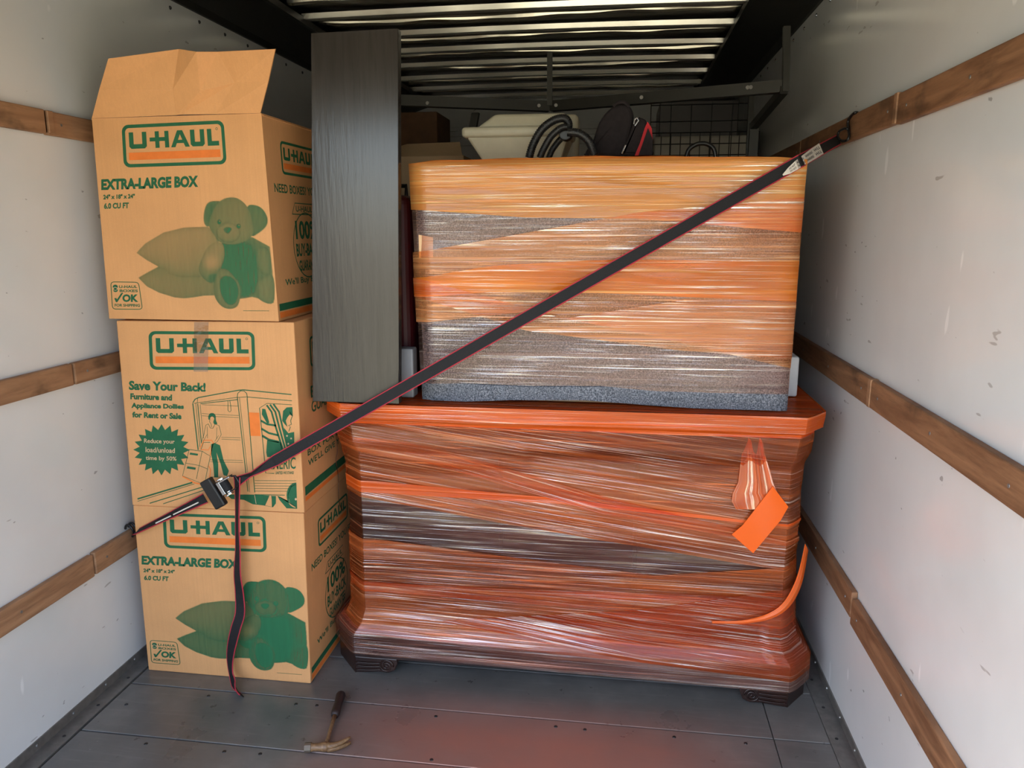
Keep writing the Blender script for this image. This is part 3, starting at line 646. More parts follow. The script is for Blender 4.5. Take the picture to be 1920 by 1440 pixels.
# drawer fronts under the film
for r_i in range(3):
    for c_i in range(3):
        x0 = .875+c_i*.435; z0 = .245+r_i*.185; m = MB(); m.box(x0, x0+.425, 2.3238, 2.327, z0, z0+.178); m.build('drawer_front', DARKW, dr, bevel=.002)
def foot(xc, sgn, rot=0):
    m = MB(); s_ = sgn; y0, y1 = 2.298, 2.325
    out = [(0,0),(.0,.062),(.150,.062),(.152,.045),(.140,.018),(.118,.008),(.085,.010),(.05,.005)]
    m.sheet([(xc+s_*x, y0, z) for x, z in out], (0,1,0), y1-y0); 
    o = m.build('foot', DARKW, dr, bevel=.003)
    q = MB(); sp = []
    for k in range(40):
        t = k/39*4.4*PI; r = .024*(1-k/39)+.002; sp.append((xc+s_*(.112+r*math.cos(t)), y0-.002, .034+r*math.sin(t)))
    q.tube(sp, .0028, 6)
    for k in range(3): q.tube(smooth_path([(xc+s_*.005, y0-.002, .014+.014*k),(xc+s_*.05, y0-.003, .016+.013*k),(xc+s_*.092, y0-.002, .020+.012*k)],5), .0022, 5)
    q.build('scroll', DARKW, o, smooth=True)
foot(.795, 1); foot(2.240, -1)
for a, b in (((.795,2.298),(.702,2.405)), ((2.240,2.298),(2.308,2.385))):
    m = MB(); d = V((b[0]-a[0], b[1]-a[1], 0)).normalized(); nn = V((-d.y, d.x, 0))
    if nn.y < 0: nn = -nn
    m.sheet([(a[0],a[1],0),(b[0],b[1],0),(b[0],b[1],.062),(a[0],a[1],.062)], nn, .02); m.build('foot', DARKW, dr)
for x0, x1 in ((.702,.74),(2.27,2.308)):
    m = MB(); m.box(x0, x1, 2.82, 2.86, 0, .062); m.build('foot', DARKW, dr)
# film bands: each turn of the film is its own sheet
def path_s(lv=LV):
    r = ring_at(.5, lv); L = [0]
    for a, b in zip(r[:-1], r[1:]): L.append(L[-1]+(b-a).length)
    return L
def film_band(parent, zt, zb, off, mat, lv=LV, s0=0., s1=1., amp=.0025, nt_=26, sag=None, name='film_band', label=None, seed=0):
    """zt(q), zb(q): upper and lower edge against q = 0..1 along the wrap from left back to right back"""
    S = path_s(lv); tot = S[-1]; rows = []; uvs = []
    qs = sorted(set([round(v, 4) for v in np.linspace(s0, s1, 150)]+[round(s/tot, 4) for s in S if s0 <= s/tot <= s1]))
    cen = V((1.52, 2.6, 0))
    for q in qs:
        rw = []; ru = []; s = q*tot
        k = max(i for i in range(5) if S[i] <= s+1e-6); t = (s-S[k])/(S[k+1]-S[k])
        for j in range(nt_+1):
            f_ = j/nt_; z = zb(q)*(1-f_)+zt(q)*f_; r = ring_at(z, lv); p = r[k]*(1-t)+r[k+1]*t
            nn = V(((r[k+1]-r[k]).y, -(r[k+1]-r[k]).x, 0)).normalized()
            wob = amp*(math.sin(q*9+z*31)+.7*math.sin(q*23-z*57)+.5*math.sin(q*5+z*90))*.5
            o = off+max(-off*.6, wob)
            if sag: o += sag(q, z)
            p = V((p.x, p.y, z))+nn*o; rw.append(p); ru.append((s+seed*3.3, f_*(zt(q)-zb(q))+seed))
        rows.append(rw); uvs.append(ru)
    me = grid_mesh(rows, uvs); o = link(name, me, mat, parent, smooth=True)
    if label: o['label'] = label
    return o
def lin(*pts):
    def g(q):
        for (a, va), (b, vb) in zip(pts[:-1], pts[1:]):
            if q <= b: return va+(vb-va)*max(0, (q-a)/(b-a))
        return pts[-1][1]
    return g
F_BASE = mat_film('film_brown', (.50,.11,.03), (.88,.45,.28), .10, .46, 50, 1.0, .07, .02)
F_VIV = mat_film('film_vivid', (1.0,.155,.018), (.95,.40,.16), .42, .95, 60, 2.0, .08, .02, .30, .10, .2)
F_MID = mat_film('film_mid', (.74,.17,.04), (.92,.48,.27), .08, .62, 46, 3.0, .08, .07, .36, .08, .28)
F_THIN = mat_film('film_thin', (.30,.11,.07), (.86,.62,.54), .01, .24, 42, 4.0, .12, .10, .5, .10, .2)
F_CLR = mat_film('film_sheen', (.55,.30,.24), (.84,.52,.40), .05, .34, 60, 5.0, .10, .04, .5, .08, .2)
# whole-height thin layer
c_ = lambda v: (lambda q: v)
def bulge(q, z): return .012*math.exp(-((z-.80)/.05)**2)*(1 if q < .45 else .3) + (.006*math.exp(-((z-.22)/.08)**2) if q > .76 else 0)
film_band(dr, c_(.905), lin((0,.09),(.28,.078),(.75,.068),(1,.05)), .004, F_THIN, sag=bulge, nt_=60, seed=1.0, name='inner_film')
film_band(dr, c_(.966), c_(.895), .007, F_VIV, nt_=14, seed=2.0, amp=.004)                                  # rim turn
film_band(dr, lin((0,.90),(.22,.895),(.75,.90),(1,.90)), lin((0,.62),(.22,.64),(.45,.56),(.75,.47),(1,.44)), .008, F_MID, sag=bulge, nt_=40, seed=3.0)
film_band(dr, lin((0,.70),(.25,.695),(.5,.665),(.75,.62),(1,.6)), lin((0,.66),(.25,.655),(.5,.647),(.75,.612),(1,.59)), .011, F_VIV, nt_=8, seed=4.0)
film_band(dr, lin((0,.88),(.3,.84),(.55,.68),(.78,.56),(1,.5)), lin((0,.85),(.3,.78),(.55,.62),(.78,.545),(1,.49)), .0125, F_MID, nt_=12, seed=4.7)
film_band(dr, lin((0,.49),(.25,.49),(.5,.44),(.62,.42),(.8,.48),(1,.50)), lin((0,.28),(.25,.30),(.5,.29),(.75,.29),(1,.28)), .009, F_MID, sag=bulge, nt_=34, seed=5.0)
film_band(dr, lin((0,.345),(.25,.335),(.5,.345),(.75,.36),(1,.36)), lin((0,.15),(.25,.155),(.75,.115),(1,.10)), .012, F_MID, sag=bulge, nt_=34, seed=6.0)
film_band(dr, lin((0,.345),(.25,.336),(.5,.350),(.75,.37),(1,.37)), lin((0,.325),(.25,.322),(.5,.332),(.75,.348),(1,.35)), .0145, F_BASE, sag=bulge, nt_=6, seed=6.6)
film_band(dr, lin((0,.20),(.22,.175),(.45,.15),(.75,.19),(1,.2)), lin((0,.09),(.22,.082),(.75,.064),(1,.055)), .015, F_CLR, sag=bulge, nt_=24, seed=7.0)
film_band(dr, lin((0,.27),(.34,.215),(.6,.30),(.78,.40),(1,.45)), lin((0,.20),(.34,.21),(.6,.13),(.78,.10),(1,.09)), .016, F_BASE, sag=bulge, s0=.34, nt_=30, seed=8.0)
# film over the dresser top
F_TOP = mat_film('film_top', (.80,.10,.015), (.9,.35,.18), .35, .8, 60, 9.0, .09)
r = ring_at(.9635); rows = []; uvs = []
for i in range(40):
    a = i/39; l_ = (r[1] if True else r[0]); rows.append([]); uvs.append([])
    for j in range(16):
        b = j/15; y = 2.279+(YBK-2.279)*b
        xl = .787-(.787-.712)*min(1, b/.17); xr = 2.233+(2.300-2.233)*min(1, b/.16)
        rows[-1].append((xl+(xr-xl)*a, y, .9655+.0010*math.sin(a*40+b*9))); uvs[-1].append((xl+(xr-xl)*a, y))
link('top_film', grid_mesh(rows, uvs), F_TOP, dr, smooth=True)
# loose tail of film: a twisted strip ending in a flat folded square
F_TAIL = mat_film('film_tail_orange', (1.0,.16,.015), (1,.4,.15), .80, .97, 40, 11.0, .06, .0, .1)
m = MB(); tl_ = [P2(*p, 2.302) for p in ((1372,1002),(1393,984),(1449,912),(1478,950),(1464,975),(1412,1037))]
m.sheet([tl_[0],tl_[1],tl_[2],tl_[3],tl_[4],tl_[5]], (0,-1,0), .0012)
o = m.build('film_tail', F_TAIL, dr, label='bright orange folded end of the film')
rows = []; uvs = []
for v_, a, b in ((802,1393,1428),(825,1396,1430),(850,1391,1434),(880,1387,1443),(905,1384,1450),(925,1374,1458),(940,1372,1470),(955,1380,1462)):
    rows.append([P2(a+(b-a)*k/8, v_, 2.308+.004*math.sin(k*1.3+v_)) for k in range(9)]); uvs.append([(v_/600, k/60) for k in range(9)])
link('film_tail', grid_mesh(rows, uvs), mat_film('film_tail_thin', (1.0,.20,.05), (1,.5,.3), .35, .85, 50, 12.0, .12, .3), dr, smooth=True)
# pulled corner of film at lower right
rows = []; uvs = []
A_ = [(1.99,2.297,.285),(2.10,2.295,.30),(2.19,2.30,.345),(2.245,2.34,.42),(2.275,2.38,.53)]; B_ = [(1.99,2.296,.278),(2.10,2.292,.288),(2.20,2.298,.325),(2.262,2.345,.39),(2.292,2.40,.50)]
for a, b in zip(smooth_path(A_,6), smooth_path(B_,6)): rows.append([a.lerp(b, k/4)+V((0,-.004*math.sin(k*PI/4),0)) for k in range(5)]); uvs.append([(a.x, k*.01) for k in range(5)])
link('film_tail', grid_mesh(rows, uvs), F_VIV, dr, smooth=True)

# ------------------------------------------------------------------ wrapped upper box with moving blanket
UZ0, UZ1 = .9665, 1.715; UY = 2.362; UD = .62
uw = empty('wrapped_cabinet', (1.62, UY+UD/2, UZ0), 'blanket padded cabinet in orange film, strap crossing it, resting on the wrapped dresser', 'cabinet')
def ufront(a, b):   # a,b in 0..1 over the front, corners follow the photo's slight taper
    x0 = 1.056-.020*b; x1 = 2.184+.006*b; return x0+(x1-x0)*a
m = MB(); nx = 44; nz = 26
def ubox(name, mat, z0f, z1f, off, amp, seed, a_round=.02, label=None, smooth=True, nz=nz, uvv=True):
    rows = []; uvs = []
    for j in range(nz+1):
        f_ = j/nz; rw = []; ru = []; s = 0
        path = []
        for k in range(6): path.append(('L', 1-k/5))
        for k in range(1, nx+1): path.append(('F', k/nx))
        for k in range(1, 6): path.append(('R', k/5))
        for (sd, t) in path:
            a = 0 if sd == 'L' else 1 if sd == 'R' else t
            z = z0f(a)*(1-f_)+z1f(a)*f_; b = (z-UZ0)/(UZ1-UZ0); x = ufront(a, b); y = UY
            if sd == 'F': y -= off; y += .006*(1 if t < .02 or t > .98 else 0); s = x
            if sd == 'L': y = UY+UD*t; x -= off; s = ufront(0,b)-UD*t
            if sd == 'R': y = UY+UD*t; x += off; s = ufront(1,b)+UD*t
            w_ = .0022*(math.sin(a*8+b*5)+.6*math.sin(a*19-b*11)+.4*math.sin(b*34+a*6))
            tr_ = max(0, (z-(UZ1-a_round))/a_round); y += tr_*tr_*.012 if sd == 'F' else 0
            rw.append((x, y-(w_ if sd == 'F' else 0), z)); ru.append((s+seed, z+seed*.37))
        rows.append(rw); uvs.append(ru)
    me = grid_mesh(rows, uvs); o = link(name, me, mat, uw, smooth=smooth)
    if label: o['label'] = label
    return o
ctop = lin((0,1.708),(.06,1.716),(.5,1.722),(.94,1.712),(1,1.704))
m = MB(); m.hexa([(1.060,UY+.012,UZ0+.002),(2.180,UY+.012,UZ0+.002),(2.180,UY+UD,UZ0+.002),(1.060,UY+UD,UZ0+.002),(1.042,UY+.012,1.705),(2.184,UY+.012,1.699),(2.184,UY+UD,1.699),(1.042,UY+UD,1.705)])
m.build('cabinet_body', CARD2, uw, bevel=.01)
hem = lin((0,UZ0+.001),(.12,UZ0+.001),(.25,UZ0+.010),(.45,UZ0+.016),(.62,UZ0+.006),(.75,UZ0+.001),(1,UZ0+.001))
ubox('moving_blanket', FELT, hem, c_(1.700), .004, .0035, 3.0, label='grey speckled felt blanket showing below the film')
# extra roll of blanket along the bottom
ubox('blanket_hem', FELT, hem, lin((0,1.03),(.3,1.02),(.6,1.03),(1,1.035)), .014, .003, 5.0, nz=8)
m = MB(); m.sheet([P2(*p, UY-.008) for p in ((785,440),(812,445),(812,490),(786,484))], (0,-1,0), .001); m.build('paper_patch', plain('cream_sticker', (.80,.52,.28), .6), uw)
F_U1 = mat_film('film_amber', (1.0,.40,.10), (1.0,.60,.30), .42, .90, 60, 21.0, .08, .03, .35)
F_U2 = mat_film('film_amber_thin', (.90,.36,.13), (.98,.66,.44), .05, .74, 52, 22.0, .10, .07, .6)
F_U3 = mat_film('film_mauve', (.52,.30,.24), (.90,.72,.66), .05, .50, 50, 23.0, .12, .09, .7)
F_U4 = mat_film('film_orange_pull', (1.0,.30,.04), (1,.50,.22), .25, .85, 48, 24.0, .08, .06, .35)
bt = lin((0,1.022),(.12,1.028),(.3,1.024),(.5,1.030),(.65,1.018),(1,1.020))
ubox('film_band', F_U3, bt, ctop, .016, .0025, 7.0, nz=60)
ubox('film_band', F_U1, lin((0,1.57),(.3,1.545),(.6,1.54),(1,1.50)), ctop, .019, .002, 8.0, nz=24)
ubox('film_band', F_U2, lin((0,1.22),(.3,1.26),(.6,1.20),(1,1.10)), lin((0,1.44),(.3,1.50),(.6,1.56),(1,1.60)), .021, .003, 9.0, nz=40)
ubox('film_band', F_U4, lin((0,1.30),(.2,1.32),(.5,1.32),(1,1.30)), lin((0,1.36),(.2,1.40),(.5,1.42),(1,1.42)), .023, .002, 10.0, nz=16)
ubox('film_band', F_U2, lin((0,1.30),(.3,1.20),(.7,1.15),(1,1.13)), lin((0,1.36),(.4,1.24),(.7,1.30),(1,1.30)), .0245, .002, 11.0, nz=22)
rows = []; uvs = []
for i in range(60):
    a = i/59; rows.append([]); uvs.append([])
    for j in range(14):
        b = j/13; y = UY-.010+(UD+.01)*b; x = ufront(a,1); z = ctop(a)+.003*min(1,b*4)+.0015*math.sin(a*31+b*13); rows[-1].append((x,y,z)); uvs[-1].append((x*1.0,y))
link('top_film', grid_mesh(rows, uvs), F_U1, uw, smooth=True)

# ------------------------------------------------------------------ grey board standing on the dresser edge
pl = [P2(583,62,2.292), P2(746,53,2.292), P2(748,757,2.276), P2(586,757,2.276)]
zb = .9685
for k in (2,3): pl[k].z = zb
m = MB(); d = V((0,.034,.0)); m.hexa([pl[3], pl[2], pl[2]+d, pl[3]+d, pl[0], pl[1], pl[1]+d, pl[0]+d])
o = m.build('wooden_board', GREYB, bevel=.002); tag(o, 'tall dark grey wood-grain board standing upright between the boxes and the wrapped cabinet', 'board')

# ------------------------------------------------------------------ things behind
# dark red suitcase on the dresser
sq = empty('suitcase', (.91, 2.62, .967), 'dark red suitcase in the shadow behind the grey board', 'suitcase')
m = MB(); m.box(.80, .99, 2.45, 2.80, .985, 1.62); m.build('shell', REDP, sq, bevel=.03, seg=4)
for y in (2.50, 2.75):
    m = MB(); m.cyl((.83,y,.985),(.86,y,.985),.018); m.build('wheel', BLACK, sq)
    m = MB(); m.cyl((.94,y,.985),(.97,y,.985),.018); m.build('wheel', BLACK, sq)
m = MB(); m.tube([(.86,2.60,1.61),(.86,2.60,1.655),(.94,2.60,1.655),(.94,2.60,1.61)], .008); m.build('handle', BLACK, sq)
m = MB(); q = [P2(753,655,2.40), P2(797,655,2.40)]; m.box(.86, 1.010, 2.375, 2.43, .9675, 1.130); o = m.build('plastic_bin', plain('grey_plastic', (.30,.31,.32), .4), bevel=.006)
tag(o, 'small grey plastic bin between the grey board and the wrapped cabinet', 'bin')
m = MB(); m.box(2.215, 2.258, 2.56, 2.80, .9675, 1.100); o = m.build('plastic_tub', plain('pale_plastic', (.72,.74,.74), .35), bevel=.006); tag(o, 'pale plastic tub squeezed beside the wrapped cabinet at the right wall', 'tub')

# tall plain cartons behind the dresser
m = MB(); m.box(.42, 1.04, 3.05, 3.60, .0, 1.20); o = m.build('moving_carton', CARD2, bevel=.004); tag(o, 'tall plain brown carton on the floor behind the grey board', 'box')
bx2 = empty('moving_carton', (.80, 3.3, 1.20), 'plain brown carton with half-raised flap left of the cream litter tray', 'box')
m = MB(); m.box(.56, 1.04, 3.10, 3.55, 1.2005, 1.80); m.build('carton_body', CARD2, bx2, bevel=.004)
m = MB(); a, b, c, d = V((.60,3.12,1.80)), V((1.03,3.12,1.80)), P2(862,266,3.20), P2(764,270,3.20); m.sheet([a,b,c,d], (0,1,0), .004); m.build('flap', CARD2, bx2)
m = MB(); a = P2(775,210,3.9); b = P2(820,250,3.9); m.box(a.x-.10, b.x, 3.9, 4.2, 0, a.z); o = m.build('wooden_cabinet', mat_wood('old_brown_wood', (.10,.045,.018),(.16,.075,.03), (1,1,1), 5), bevel=.004); tag(o, 'brown wooden cabinet deep in the truck behind the grey board', 'cabinet')

# cream litter tray with lid, on the wrapped cabinet
tt = .012+1.72
lt = empty('litter_tray', (1.33, 2.68, tt), 'cream plastic tub with domed lid on top of the wrapped cabinet', 'tub')
y0 = 2.62; m = MB()
m.hexa([(1.20,y0+.03,tt),(1.46,y0+.03,tt),(1.46,y0+.20,tt),(1.20,y0+.20,tt),(1.145,y0+.01,1.815),(1.49,y0+.01,1.815),(1.49,y0+.22,1.815),(1.145,y0+.22,1.815)]); m.build('tub', CREAM, lt, bevel=.008)
m = MB(); m.box(1.130, 1.50, y0, y0+.23, 1.812, 1.846); m.build('rim', CREAM, lt, bevel=.012, seg=3)
m = MB(); m.hexa([(1.175,y0+.03,1.845),(1.49,y0+.03,1.845),(1.49,y0+.21,1.845),(1.175,y0+.21,1.845),(1.235,y0+.05,1.892),(1.475,y0+.05,1.892),(1.475,y0+.19,1.892),(1.235,y0+.19,1.892)]); m.build('lid', CREAM, lt, bevel=.012, seg=3)
o_ = empty('plastic_bucket', (1.50, 2.80, tt), 'cream plastic pail with rounded rim behind the black hose', 'bucket')
m = MB(); m.box(1.40, 1.508, 2.86, 2.97, tt, 1.915); m.build('pail_body', CREAM, o_, bevel=.02, seg=4)
# black vacuum hose: corrugated arcs and hub
hs_ = empty('vacuum_hose', (1.45, 2.55, tt), 'black corrugated vacuum hose coiled on the wrapped cabinet', 'hose')
def corr(pts, r, name='hose'):
    pp = smooth_path(pts, 22); rs = [r*(1+.10*math.sin(i*2.1)) for i in range(len(pp))]; m = MB(); m.tube(pp, r, 10, rs=rs); return m.build(name, BLACK, hs_, smooth=True)
corr([P2(u,v,2.55) for u,v in ((992,296),(1000,270),(1016,243),(1038,226),(1058,222),(1066,232),(1064,248))], .013)
corr([P2(u,v,2.52) for u,v in ((1012,296),(1020,278),(1034,255),(1052,240),(1064,238))], .011)
corr([P2(u,v,2.58) for u,v in ((1028,298),(1036,280),(1050,262),(1064,252))], .010)
corr([P2(u,v,2.47) for u,v in ((1064,248),(1085,250),(1102,262),(1110,278),(1114,292))], .013)
m = MB(); a = P2(1060,250,2.53); m.cyl(a, a+V((0,.05,0)), .021, .021, 18); m.build('hub', BLACK, hs_, bevel=.003)
# backpack
bp = empty('backpack', (1.65, 2.6, tt), 'black backpack with red side panel lying on the wrapped cabinet', 'bag')
m = MB(); out = spl([(1098,296),(1112,262),(1124,228),(1142,205),(1162,194),(1180,198),(1188,215),(1186,235),(1180,262),(1172,296)],4)
cl = lambda p: V((p.x, p.y, max(p.z, tt+.002)))
m.sheet([cl(P2(u,v,2.52)) for u,v in out], (0,1,0), .16); m.build('bag_body', CLOTHK, bp, bevel=.012, seg=3)
m = MB(); out = spl([(1166,296),(1176,262),(1190,226),(1198,220),(1212,226),(1218,250),(1222,275),(1222,296)],4); m.sheet([cl(P2(u,v,2.50)) for u,v in out], (0,1,0), .12); m.build('front_pocket', CLOTHK, bp, bevel=.01, seg=3)
m = MB(); out = [(1190,296),(1200,268),(1209,240),(1214,228),(1222,240),(1224,262),(1222,296)]; m.sheet([cl(P2(u,v,2.488)) for u,v in out], (0,1,0), .012); m.build('red_panel', RED, bp)
m = MB(); out = [(1197,296),(1206,266),(1215,240),(1224,262),(1223,296)]; m.sheet([cl(P2(u,v,2.480)) for u,v in out], (0,1,0), .010); m.build('side_pocket', CLOTHK, bp)
m = MB(); m.tube([P2(u,v,2.485) for u,v in ((1188,233),(1190,224),(1195,221),(1197,226),(1190,236))], .0028); m.build('zipper_pull', CHROME, bp); m = MB(); m.tube([P2(1166,288,2.485), P2(1173,272,2.485)], .003); m.build('zipper_pull', CHROME, bp)
m = MB(); m.tube(smooth_path([P2(u,v,2.50) for u,v in ((1150,200),(1158,193),(1170,192),(1180,200))],5), .005); m.build('handle', CLOTHK, bp)
# bed frame of black angle steel
bf = empty('bed_frame', (1.5, 3.0, 0), 'black angle-steel bed frame standing behind the wrapped cabinet under the roof', 'bed frame')
def angle(a, b, h=.038, t=.003, mb=None, dn=-1):
    a = V(a); b = V(b); d = (b-a).normalized(); m = MB(); side = V((-d.y, d.x, 0)).normalized()
    if side.y < 0: side = -side
    z = d.cross(side); z = z if z.z > 0 else -z
    m.obox((a+b)/2, d, side, z, (b-a).length/2, t/2, h/2); m.obox((a+b)/2+side*h/2+z*(h/2)*dn, d, side, z, (b-a).length/2, h/2, t/2); m.build('rail', STEEL, bf); return m
R_ = P2(1474,155,2.85); Cn = P2(1032,202,3.20); Lf = P2(742,181,3.0); Cn.z = R_.z = 1.99; Cn = V((1.373,3.2,1.995)); Lf = V((.76,3.02,2.005))
angle(Cn, R_); angle(Lf, Cn)
def leg(a, b, w_=.018, name='leg'): m = MB(); a = V(a); b = V(b); d = (b-a).normalized(); s_ = V((1,0,0)); m.obox((a+b)/2, d, s_, d.cross(s_), (b-a).length/2, w_/2, w_/2); m.build(name, STEEL, bf)
leg(R_+V((0,0,-.02)), P2(1475,50,2.85), .022); leg(Cn, P2(1031,98,3.2), .020)
leg(P2(1410,165,3.3), V((2.19,3.3,0)), .022); leg(R_+V((-.005,0,-.015)), P2(1412,238,3.28), .026, 'brace'); leg(P2(1414,232,3.28), V((2.18,3.28,1.3)), .034, 'brace')
leg(Lf+V((0,.01,0)), V((.76,3.03,0)), .022)
leg(P2(892,212,3.3), P2(886,245,3.3), .03, 'bracket')
for u, v in ((812,192),(1009,203),(1041,203),(1203,183),(1394,155),(1399,158)):
    q = P2(u, v, 3.15 if u < 1100 else 3.0); t_ = (q.x-Cn.x)/((R_.x-Cn.x) if q.x > Cn.x else (Lf.x-Cn.x)); base_ = Cn.lerp(R_ if q.x > Cn.x else Lf, t_)
    m = MB(); m.cyl(V((q.x, base_.y-.002, 1.993)), V((q.x, base_.y-.009, 1.993)), .007, .007, 8); m.build('bolt', ALU, bf)
# dark cabinet far back, wire crate panel, cable ring
m = MB(); a = P2(1238,190,4.6); b = P2(1405,246,4.6); m.box(a.x, 2.30, 4.6, 5.1, 0, a.z); 
o = m.build('wardrobe', plain('black_brown_lacquer', (.020,.012,.012), .3, 0, .5), bevel=.004); tag(o, 'dark brown wardrobe deep in the truck below the roof bows', 'wardrobe')
m = MB(); a = P2(1226,254,4.2); b = P2(1425,300,4.2); m.box(a.x, b.x-.02, 4.2, 4.5, .0, a.z-.005); o = m.build('storage_tote', plain('pale_grey_plastic', (.42,.40,.34), .45), bevel=.01); tag(o, 'pale grey storage tote behind the wire crate', 'tote')
cr = empty('wire_crate', (2.0, 3.95, 0), 'black wire pet crate on the right behind the backpack', 'crate')
a = P2(1222,250,3.9); b = P2(1424,247,3.9); x0, x1, zt_ = a.x, b.x, a.z
for k in range(12):
    x = x0+(x1-x0)*k/11; m = MB(); m.cyl((x,3.9,zt_-.75),(x,3.9,zt_),.0022,n=6); m.build('wire', BLACK, cr)
for k in range(8):
    z = zt_-.052*k; m = MB(); m.cyl((x0,3.9,z),(x1,3.9,z),.0026,n=6); m.build('wire', BLACK, cr)
for k in range(6):
    x = x0+(x1-x0)*k/5; m = MB(); m.cyl((x,4.12,zt_-.75),(x,4.12,zt_+.17),.0022,n=6); m.build('wire', BLACK, cr)
for z in (zt_+.16, zt_+.08): m = MB(); m.cyl((x0,4.12,z),(x1,4.12,z),.0026,n=6); m.build('wire', BLACK, cr)
m = MB(); m.box(x0, x1, 3.9, 4.14, 0, zt_-.75); m.build('crate_base', BLACK, cr)
q = P2(1407,238,3.88); m = MB(); m.box(q.x-.008, q.x+.008, 3.875, 3.885, q.z-.03, q.z+.03); m.build('latch', CHROME, cr)
m = MB(); m.tube(smooth_path([P2(u,v,2.78) for u,v in ((1286,296),(1292,280),(1308,270),(1325,270),(1338,279),(1342,296))],6), .0075, 8); o = m.build('cable_loop', BLACK, smooth=True); tag(o, 'black cable loop rising behind the wrapped cabinet in front of the wire crate', 'cable')

# ------------------------------------------------------------------ ratchet strap
st = empty('ratchet_strap', (.43, 2.17, .70), 'black ratchet strap with red edges running diagonally from the left rail to the right rail', 'strap')
def ribbon(cs, ws, wd, name, label=None, edge=True, th=.0016):
    cs = [V(c) for c in cs]; ws = [V(w_).normalized() for w_ in ws]; wd = wd if isinstance(wd, list) else [wd]*len(cs); n = len(cs)
    m = MB(); vs = []; e0 = []; e1 = []
    for i in range(n):
        t = (cs[min(i+1,n-1)]-cs[max(i-1,0)]).normalized(); w_ = (ws[i]-t*ws[i].dot(t)).normalized(); nn = t.cross(w_).normalized()
        a = cs[i]-w_*wd[i]/2; b = cs[i]+w_*wd[i]/2; vs += [a-nn*th/2, b-nn*th/2, b+nn*th/2, a+nn*th/2]; e0.append(a); e1.append(b)
    m.add(vs, [(0,1,2,3), tuple(4*(n-1)+k for k in (3,2,1,0))]+[(4*i+k, 4*i+(k+1)%4, 4*i+4+(k+1)%4, 4*i+4+k) for i in range(n-1) for k in range(4)])
    o = m.build(name, WEB, st, label=label)
    if edge:
        for e in (e0, e1): q = MB(); q.tube(e, .0019, 6); q.build('edge_piping', WEBR, o, label='red edge of the webbing')
    return o
ZU = V((0,0,1))
A_ = P2(470,890,2.158); B_ = P2(1500,302,2.325); C_ = P2(1572,262,2.62)
mid = [A_.lerp(B_, t) for t in np.linspace(.05,1,14)]
perp = V((-.45,0,.9))
ribbon([P2(446,902,2.145), A_]+mid, [perp, V((-.2,.8,.5))]+[perp]*14, [.030,.020]+[.034]*14, 'webbing')
ribbon([B_, B_.lerp(C_,.4)+V((.0,0,.0)), C_], [perp, perp+V((0,.1,0)), perp+V((0,.2,0))], [.034,.032,.030], 'webbing')
H1 = V((.035,2.268,.487)); cpt = P2(258,996,2.197); D_ = P2(385,934,2.172)
ribbon([H1, cpt, cpt.lerp(D_,.35), cpt.lerp(D_,.7), D_], [V((0,1,.3)), V((0,1,.5)), V((-.3,.9,.5)), V((-.4,.6,.6)), perp], [.02,.024,.028,.030,.032], 'webbing', label='short strap end from the left rail to the ratchet')
m = MB()
for a, b in ((.30,.52),(.56,.92)): 
    p = cpt.lerp(D_, a); q = cpt.lerp(D_, b); m.tube([p+V((0,-.009,-.002)), q+V((0,-.009,-.002))], .0022, 5)
m.build('printed_label', PAPER, st)
# hanging tail
tp = [(444,893),(445,920),(445,960),(445,989),(446,1031),(445,1075),(449,1114),(450,1150),(442,1178),(434,1212),(431,1240),(434,1267),(442,1290),(455,1306)]
ty = [2.15,2.15,2.155,2.165,2.17,2.165,2.175,2.17,2.16,2.165,2.17,2.165,2.13,2.105]
tc = smooth_path([P2(u,v,y) for (u,v),y in zip(tp,ty)], 4); k = len(tc)
ribbon(tc, [V((1,-.55-.45*math.sin(i*.16),0)) for i in range(k)], .034, 'strap_tail', label='loose tail of the strap hanging down to the floor')
# ratchet
dx = (P2(470,892,2.15)-P2(385,938,2.15)).normalized(); dz_ = V((0,-1,0)).cross(dx).normalized(); dz_ = dz_ if dz_.z > 0 else -dz_; c0 = P2(418,914,2.15)
m = MB()
for s_ in (-1, 1): m.obox(c0+dz_*s_*.022, dx, V((0,1,0)), dz_, .045, .012, .0015)
m.build('side_plate', BLACK, st, bevel=.0008)
m = MB(); m.obox(c0-dx*.030+V((0,-.010,-.002)), dx, V((0,1,0)), dz_, .020, .012, .05); m.build('grip', BLACK, st, bevel=.005, seg=3)
m = MB(); m.cyl(c0+dx*.012-dz_*.026, c0+dx*.012+dz_*.026, .011, n=16); m.build('spool', CHROME, st)
m = MB(); m.cyl(c0+dx*.012-dz_*.018, c0+dx*.012+dz_*.018, .015, n=16); m.build('webbing', WEB, st)
for s_ in (-1, 1):
    m = MB(); c1 = c0+dx*.014+dz_*s_*.027+V((0,-.010,0)); n = 12; pts = [c1+(dx*math.cos(2*PI*i/n)+V((0,1,0))*math.sin(2*PI*i/n))*(.016 if i % 2 else .012) for i in range(n)]
    m.sheet(pts, dz_*s_, .0025); m.build('ratchet_gear', CHROME, st)
m = MB(); m.obox(c0+dx*.002+V((0,-.016,0)), dx, V((0,1,0)), dz_, .006, .002, .022); m.obox(c0+dx*.026+dz_*.020+V((0,-.014,0)), dx, V((0,1,0)), dz_, .022, .003, .0025); m.build('release_lever', CHROME, st, bevel=.001)
m = MB(); c = c0+dx*.050+V((0,-.008,0)); m.tube([c-dz_*.020, c+dx*.014-dz_*.014, c+dx*.014+dz_*.014, c+dz_*.020], .003, 6); m.build('handle_bow', BLACK, st, smooth=True)
